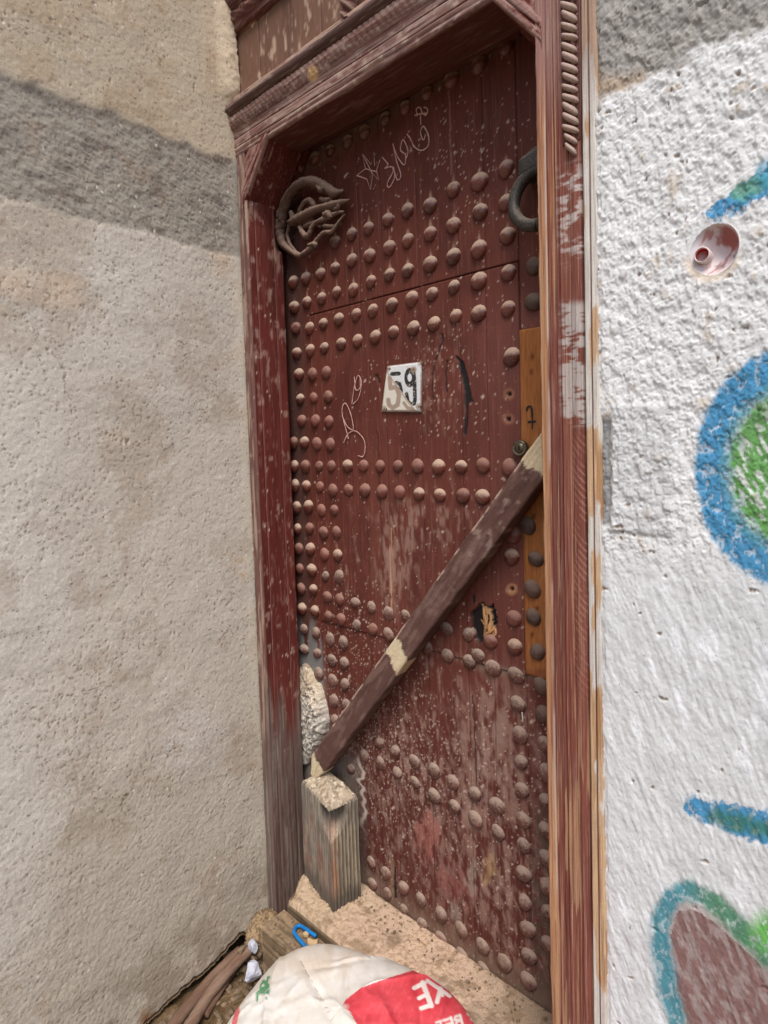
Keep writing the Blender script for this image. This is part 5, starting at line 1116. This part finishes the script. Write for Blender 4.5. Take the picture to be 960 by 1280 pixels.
# ================================================================== litter
zt = 0.183
p = [onZ(u, v, zt+0.004) for u, v in ((395, 1170.5), (386, 1164), (376, 1157.5), (370, 1159), (367.5, 1164.5), (371, 1171), (379, 1180), (387.5, 1190.5))]
off = p[0]; o = tubes('plastic_hook', [([q-off for q in p], [0.0048]*len(p))], M_BLUE, None, 10, 5, 0.0); o.location = off
tag(o, 'bent piece of bright blue plastic tube lying on the plank', 'plastic tube')
def chip(pts, label, thick=0.006):
    Pn = np.array([onZ(u, v, zt-0.002) for u, v in pts]); c = Pn.mean(0); n = len(pts); V = [q-c for q in Pn]+[q-c+np.array([0, 0, thick]) for q in (Pn*0.9+c*0.1)]
    F = [tuple(range(n))[::-1], tuple(range(n, 2*n))]+[(i, (i+1) % n, n+(i+1) % n, n+i) for i in range(n)]
    o = npmesh('stone_chip', np.array(V), F, M_CHIP, None, None, False); o.location = c; tag(o, label, 'stone chip', 'stone chips on the plank')
chip([(384, 1174), (391, 1177), (398, 1176), (397, 1182), (393, 1184), (387, 1184), (384, 1181)], 'flat tan stone chip lying clear of the blue plastic tube')
chip([(378, 1169), (382, 1166), (387, 1168), (385, 1172), (380, 1172)], 'small pale stone chip caught inside the bend of the blue tube')

def pole(P, R_, mat, label, seed):
    P = [np.array(q) for q in P]; off = P[0]; o = tubes('wooden_pole', [([q-off for q in P], R_)], mat, None, 12, 8, 0.05); o.location = off
    return tag(o, label, 'pole', 'poles lying along the plaster wall')
def zz(u, v, z): return onZ(u, v, z)
pole([zz(316, 1184, 0.060), zz(288, 1211, 0.045), zz(262, 1243, 0.030), zz(240, 1278, 0.022), zz(205, 1335, 0.018)], [0.013, 0.015, 0.0155, 0.016, 0.016], M_POLE2, 'pale bare wooden pole lying uppermost in the hole under the wall', 1)
pole([zz(300, 1188, 0.040), zz(270, 1218, 0.030), zz(245, 1247, 0.020), zz(215, 1284, 0.015), zz(180, 1340, 0.014)], [0.013, 0.015, 0.016, 0.0165, 0.0165], M_POLE, 'dark reddish wooden pole deepest under the broken plaster edge', 2)
pole([zz(309, 1190, 0.030), zz(294, 1208, 0.026), zz(276, 1236, 0.016), zz(256, 1270, 0.010)], [0.010, 0.011, 0.011, 0.010], M_POLE, 'thin brown stick half hidden behind the pale bare pole', 3)
def paper(u, v, z, r, seed, label):
    bm = bmesh.new(); bmesh.ops.create_icosphere(bm, subdivisions=3, radius=r); rg = random.Random(seed)
    pl = [(Vector((rg.gauss(0, 1), rg.gauss(0, 1), rg.gauss(0, 1))).normalized(), rg.uniform(0.45, 0.8)*r) for _ in range(16)]
    for vv in bm.verts:
        for nrm, dd in pl:
            k = vv.co.dot(nrm)
            if k > dd: vv.co -= nrm*(k-dd)*0.9
        vv.co *= rg.uniform(0.93, 1.06)
    o = bmobj('paper_scrap', bm, M_PAPER); o.location = zz(u, v, z); tag(o, label, 'paper', 'paper scraps in the hole')
paper(317, 1184, 0.072, 0.020, 1, 'crumpled white paper wrapped on the end of the pale pole')
paper(317, 1216, 0.045, 0.030, 2, 'crumpled white paper ball between the poles and the sack')

# ================================================================== sack
def sack():
    cx, cy, cz, a, b, h, e, rot = -0.742, -0.484, 0.192, 0.213, 0.258, 0.286, 0.615, 1.937
    nt_, np_ = 560, 190
    th, ph = uv(np.linspace(0, 2*math.pi, nt_), np.concatenate([np.linspace(-math.pi/2, 0.1, 40), np.linspace(0.1, math.pi/2, np_-40)[1:]])); np2 = np_-1
    sg = lambda t, q: np.sign(t)*np.abs(t)**q
    x = a*sg(np.cos(ph), e)*sg(np.cos(th), e); y = b*sg(np.cos(ph), e)*sg(np.sin(th), e); z = h*sg(np.sin(ph), e)
    c_, s_ = math.cos(rot), math.sin(rot); X = cx+c_*x-s_*y; Y = cy+s_*x+c_*y; Z = cz+z
    P = np.stack([X, Y, Z], 1); nr = P-np.array([cx, cy, cz]); nr /= np.linalg.norm(nr, axis=1)[:, None]
    # creases and slack folds in the weave
    w1 = fbm(X*5+Z*3, Y*5-Z*2, 2, 3); w2 = 1-np.abs(fbm(X*9-Y*5, Y*6+Z*4, 3, 5)-0.5)*9; w3 = fbm(X*60, Y*60+Z*50, 3, 6)
    P = P+nr*((w1-0.5)*0.020+np.clip(w2, 0, 1)**2*0.004+(w3-0.5)*0.0012)[:, None]
    qx, qy = proj(P); fold = np.zeros(len(qx)); wv = 3*(fbm(qx/14, qy/14, 3, 71)-0.5)
    for A_, B_, wd_, am_ in (((352, 1192), (334, 1245), 7, 0.006), ((334, 1245), (331, 1330), 8, 0.008), ((376, 1200), (424, 1290), 9, -0.006), ((380, 1218), (352, 1262), 8, 0.004), ((384, 1212), (455, 1196), 8, -0.005), ((436, 1205), (430, 1252), 7, -0.006), ((470, 1240), (500, 1300), 9, 0.005), ((520, 1216), (530, 1300), 8, -0.004), ((400, 1250), (450, 1285), 12, 0.005), ((300, 1262), (330, 1230), 8, 0.005), ((560, 1240), (540, 1300), 7, 0.004)):
        dd_, tt_ = seg(qx+wv, qy+wv, A_, B_); fold += am_*np.maximum(0, 1-dd_/wd_)**1.4*(0.35+0.65*np.sin(np.clip(tt_, 0.02, 0.98)*math.pi))
    P = P+nr*fold[:, None]
    P[:, 2] = np.maximum(P[:, 2], 0.004)
    px, py = proj(P); n = len(px); up = (P-CAM)
    # seen side only carries the print shown; photo units
    u = (px-420)*4.8; v = (py-1190)*4.8; fz = fbm(px/7, py/7, 4, 8)
    c = np.ones((n, 3))*rgb(208, 202, 192); c = mix(c, rgb(190, 178, 162), ss(0.5, 0.7, fbm(px/30, py/22, 4, 9))*0.7); c = mix(c, rgb(198, 180, 160), blob(px, py, 400, 1205, 90, 26)*0.7); c = mix(c, rgb(222, 220, 216), ss(0.55, 0.7, fbm(px/26, py/40, 3, 19))*0.5)
    RED = rgb(206, 52, 66)
    red = inpoly(u+3*(fz-.5), v, [(45, 298), (150, 215), (300, 160), (420, 122), (500, 100), (560, 150), (700, 250), (900, 500), (900, 1400), (620, 1400), (130, 440)])
    c = mix(c, RED, red*0.95); c = mix(c, rgb(222, 92, 100), red*ss(0.58, 0.68, fbm(px/3+py/9, py/8, 3, 29))*0.5); c = mix(c, RED*0.75, red*ss(0.55, 0.7, fbm(px/14, py/22, 3, 39))*0.5)
    def st(c, pts, w): return mix(c, rgb(224, 214, 206), ss(w+3, w-3, pline(u, v, pts))*0.97)
    # the upside-down lettering that shows on the red panel
    c = st(c, [(520, 184), (572, 322)], 15); c = st(c, [(530, 186), (470, 216)], 13); c = st(c, [(548, 252), (498, 278)], 12); c = st(c, [(570, 318), (512, 338)], 13)
    c = st(c, [(548, 172), (612, 216), (682, 264)], 11); c = st(c, [(628, 220), (606, 300)], 13); c = st(c, [(612, 214), (640, 262)], 9)
    c = st(c, [(690, 392), (702, 440)], 8); c = st(c, [(690, 396), (652, 410)], 7); c = st(c, [(700, 424), (664, 436)], 7); c = st(c, [(650, 408), (600, 424)], 6); c = st(c, [(622, 416), (632, 440)], 7)
    c = st(c, [(744, 378), (758, 430)], 8); c = st(c, [(744, 380), (716, 388), (712, 408), (750, 406)], 7); c = st(c, [(752, 410), (724, 418), (722, 436)], 7); c = st(c, [(790, 372), (806, 382)], 7); c = st(c, [(812, 402), (832, 414), (838, 432)], 8)
    # stitched line
    d, t = seg(px, py, (376, 1202), (420, 1282)); c = mix(c, rgb(120, 112, 104), ss(0.9, 0.3, d)*((t*46 % 1) < 0.55)*0.9)
    # green stamp and red edge on the left
    g = np.zeros(n); U2 = (px-280)*6.4; V2 = (py-1180)*6.4
    body = ss(1.0, 0.85, np.hypot((U2-325)/42, (V2-355)/70)+0.5*(fz-.5)); holes = np.maximum(ss(14, 8, np.hypot(U2-312, V2-330)), np.maximum(ss(13, 8, np.hypot(U2-330, V2-372)), ss(12, 6, pline(U2, V2, [(318, 412), (350, 408)]))))
    arms = np.maximum(ss(11, 6, pline(U2, V2, [(345, 300), (352, 265), (378, 268)])), np.maximum(ss(11, 6, pline(U2, V2, [(300, 390), (268, 400), (264, 455)])), np.maximum(ss(10, 5, pline(U2, V2, [(262, 385), (268, 400)])), ss(9, 5, pline(U2, V2, [(335, 430), (345, 440)])))))
    c = mix(c, rgb(40, 128, 78), np.maximum(body*(1-holes), arms)*0.9*(px < 338))
    c = mix(c, rgb(206, 84, 88), inpoly(U2, V2, [(120, 470), (90, 520), (60, 640), (20, 800), (80, 800), (100, 640), (126, 540)])*0.9)
    c = mix(c, rgb(214, 160, 110), ss(1.2, 0.4, np.minimum(pline(u, v, [(65, 40), (90, 0), (130, -10)]), pline(u, v, [(135, 45), (170, 10), (190, 0)]))/4)*0.5)
    off = np.array([cx, cy, 0.0]); o = npmesh('woven_sack', P-off, gridfaces(nt_, np2), M_SACK, None, c); o.location = off
    tag(o, 'bulging white woven plastic sack with a red printed panel', 'sack')
sack()
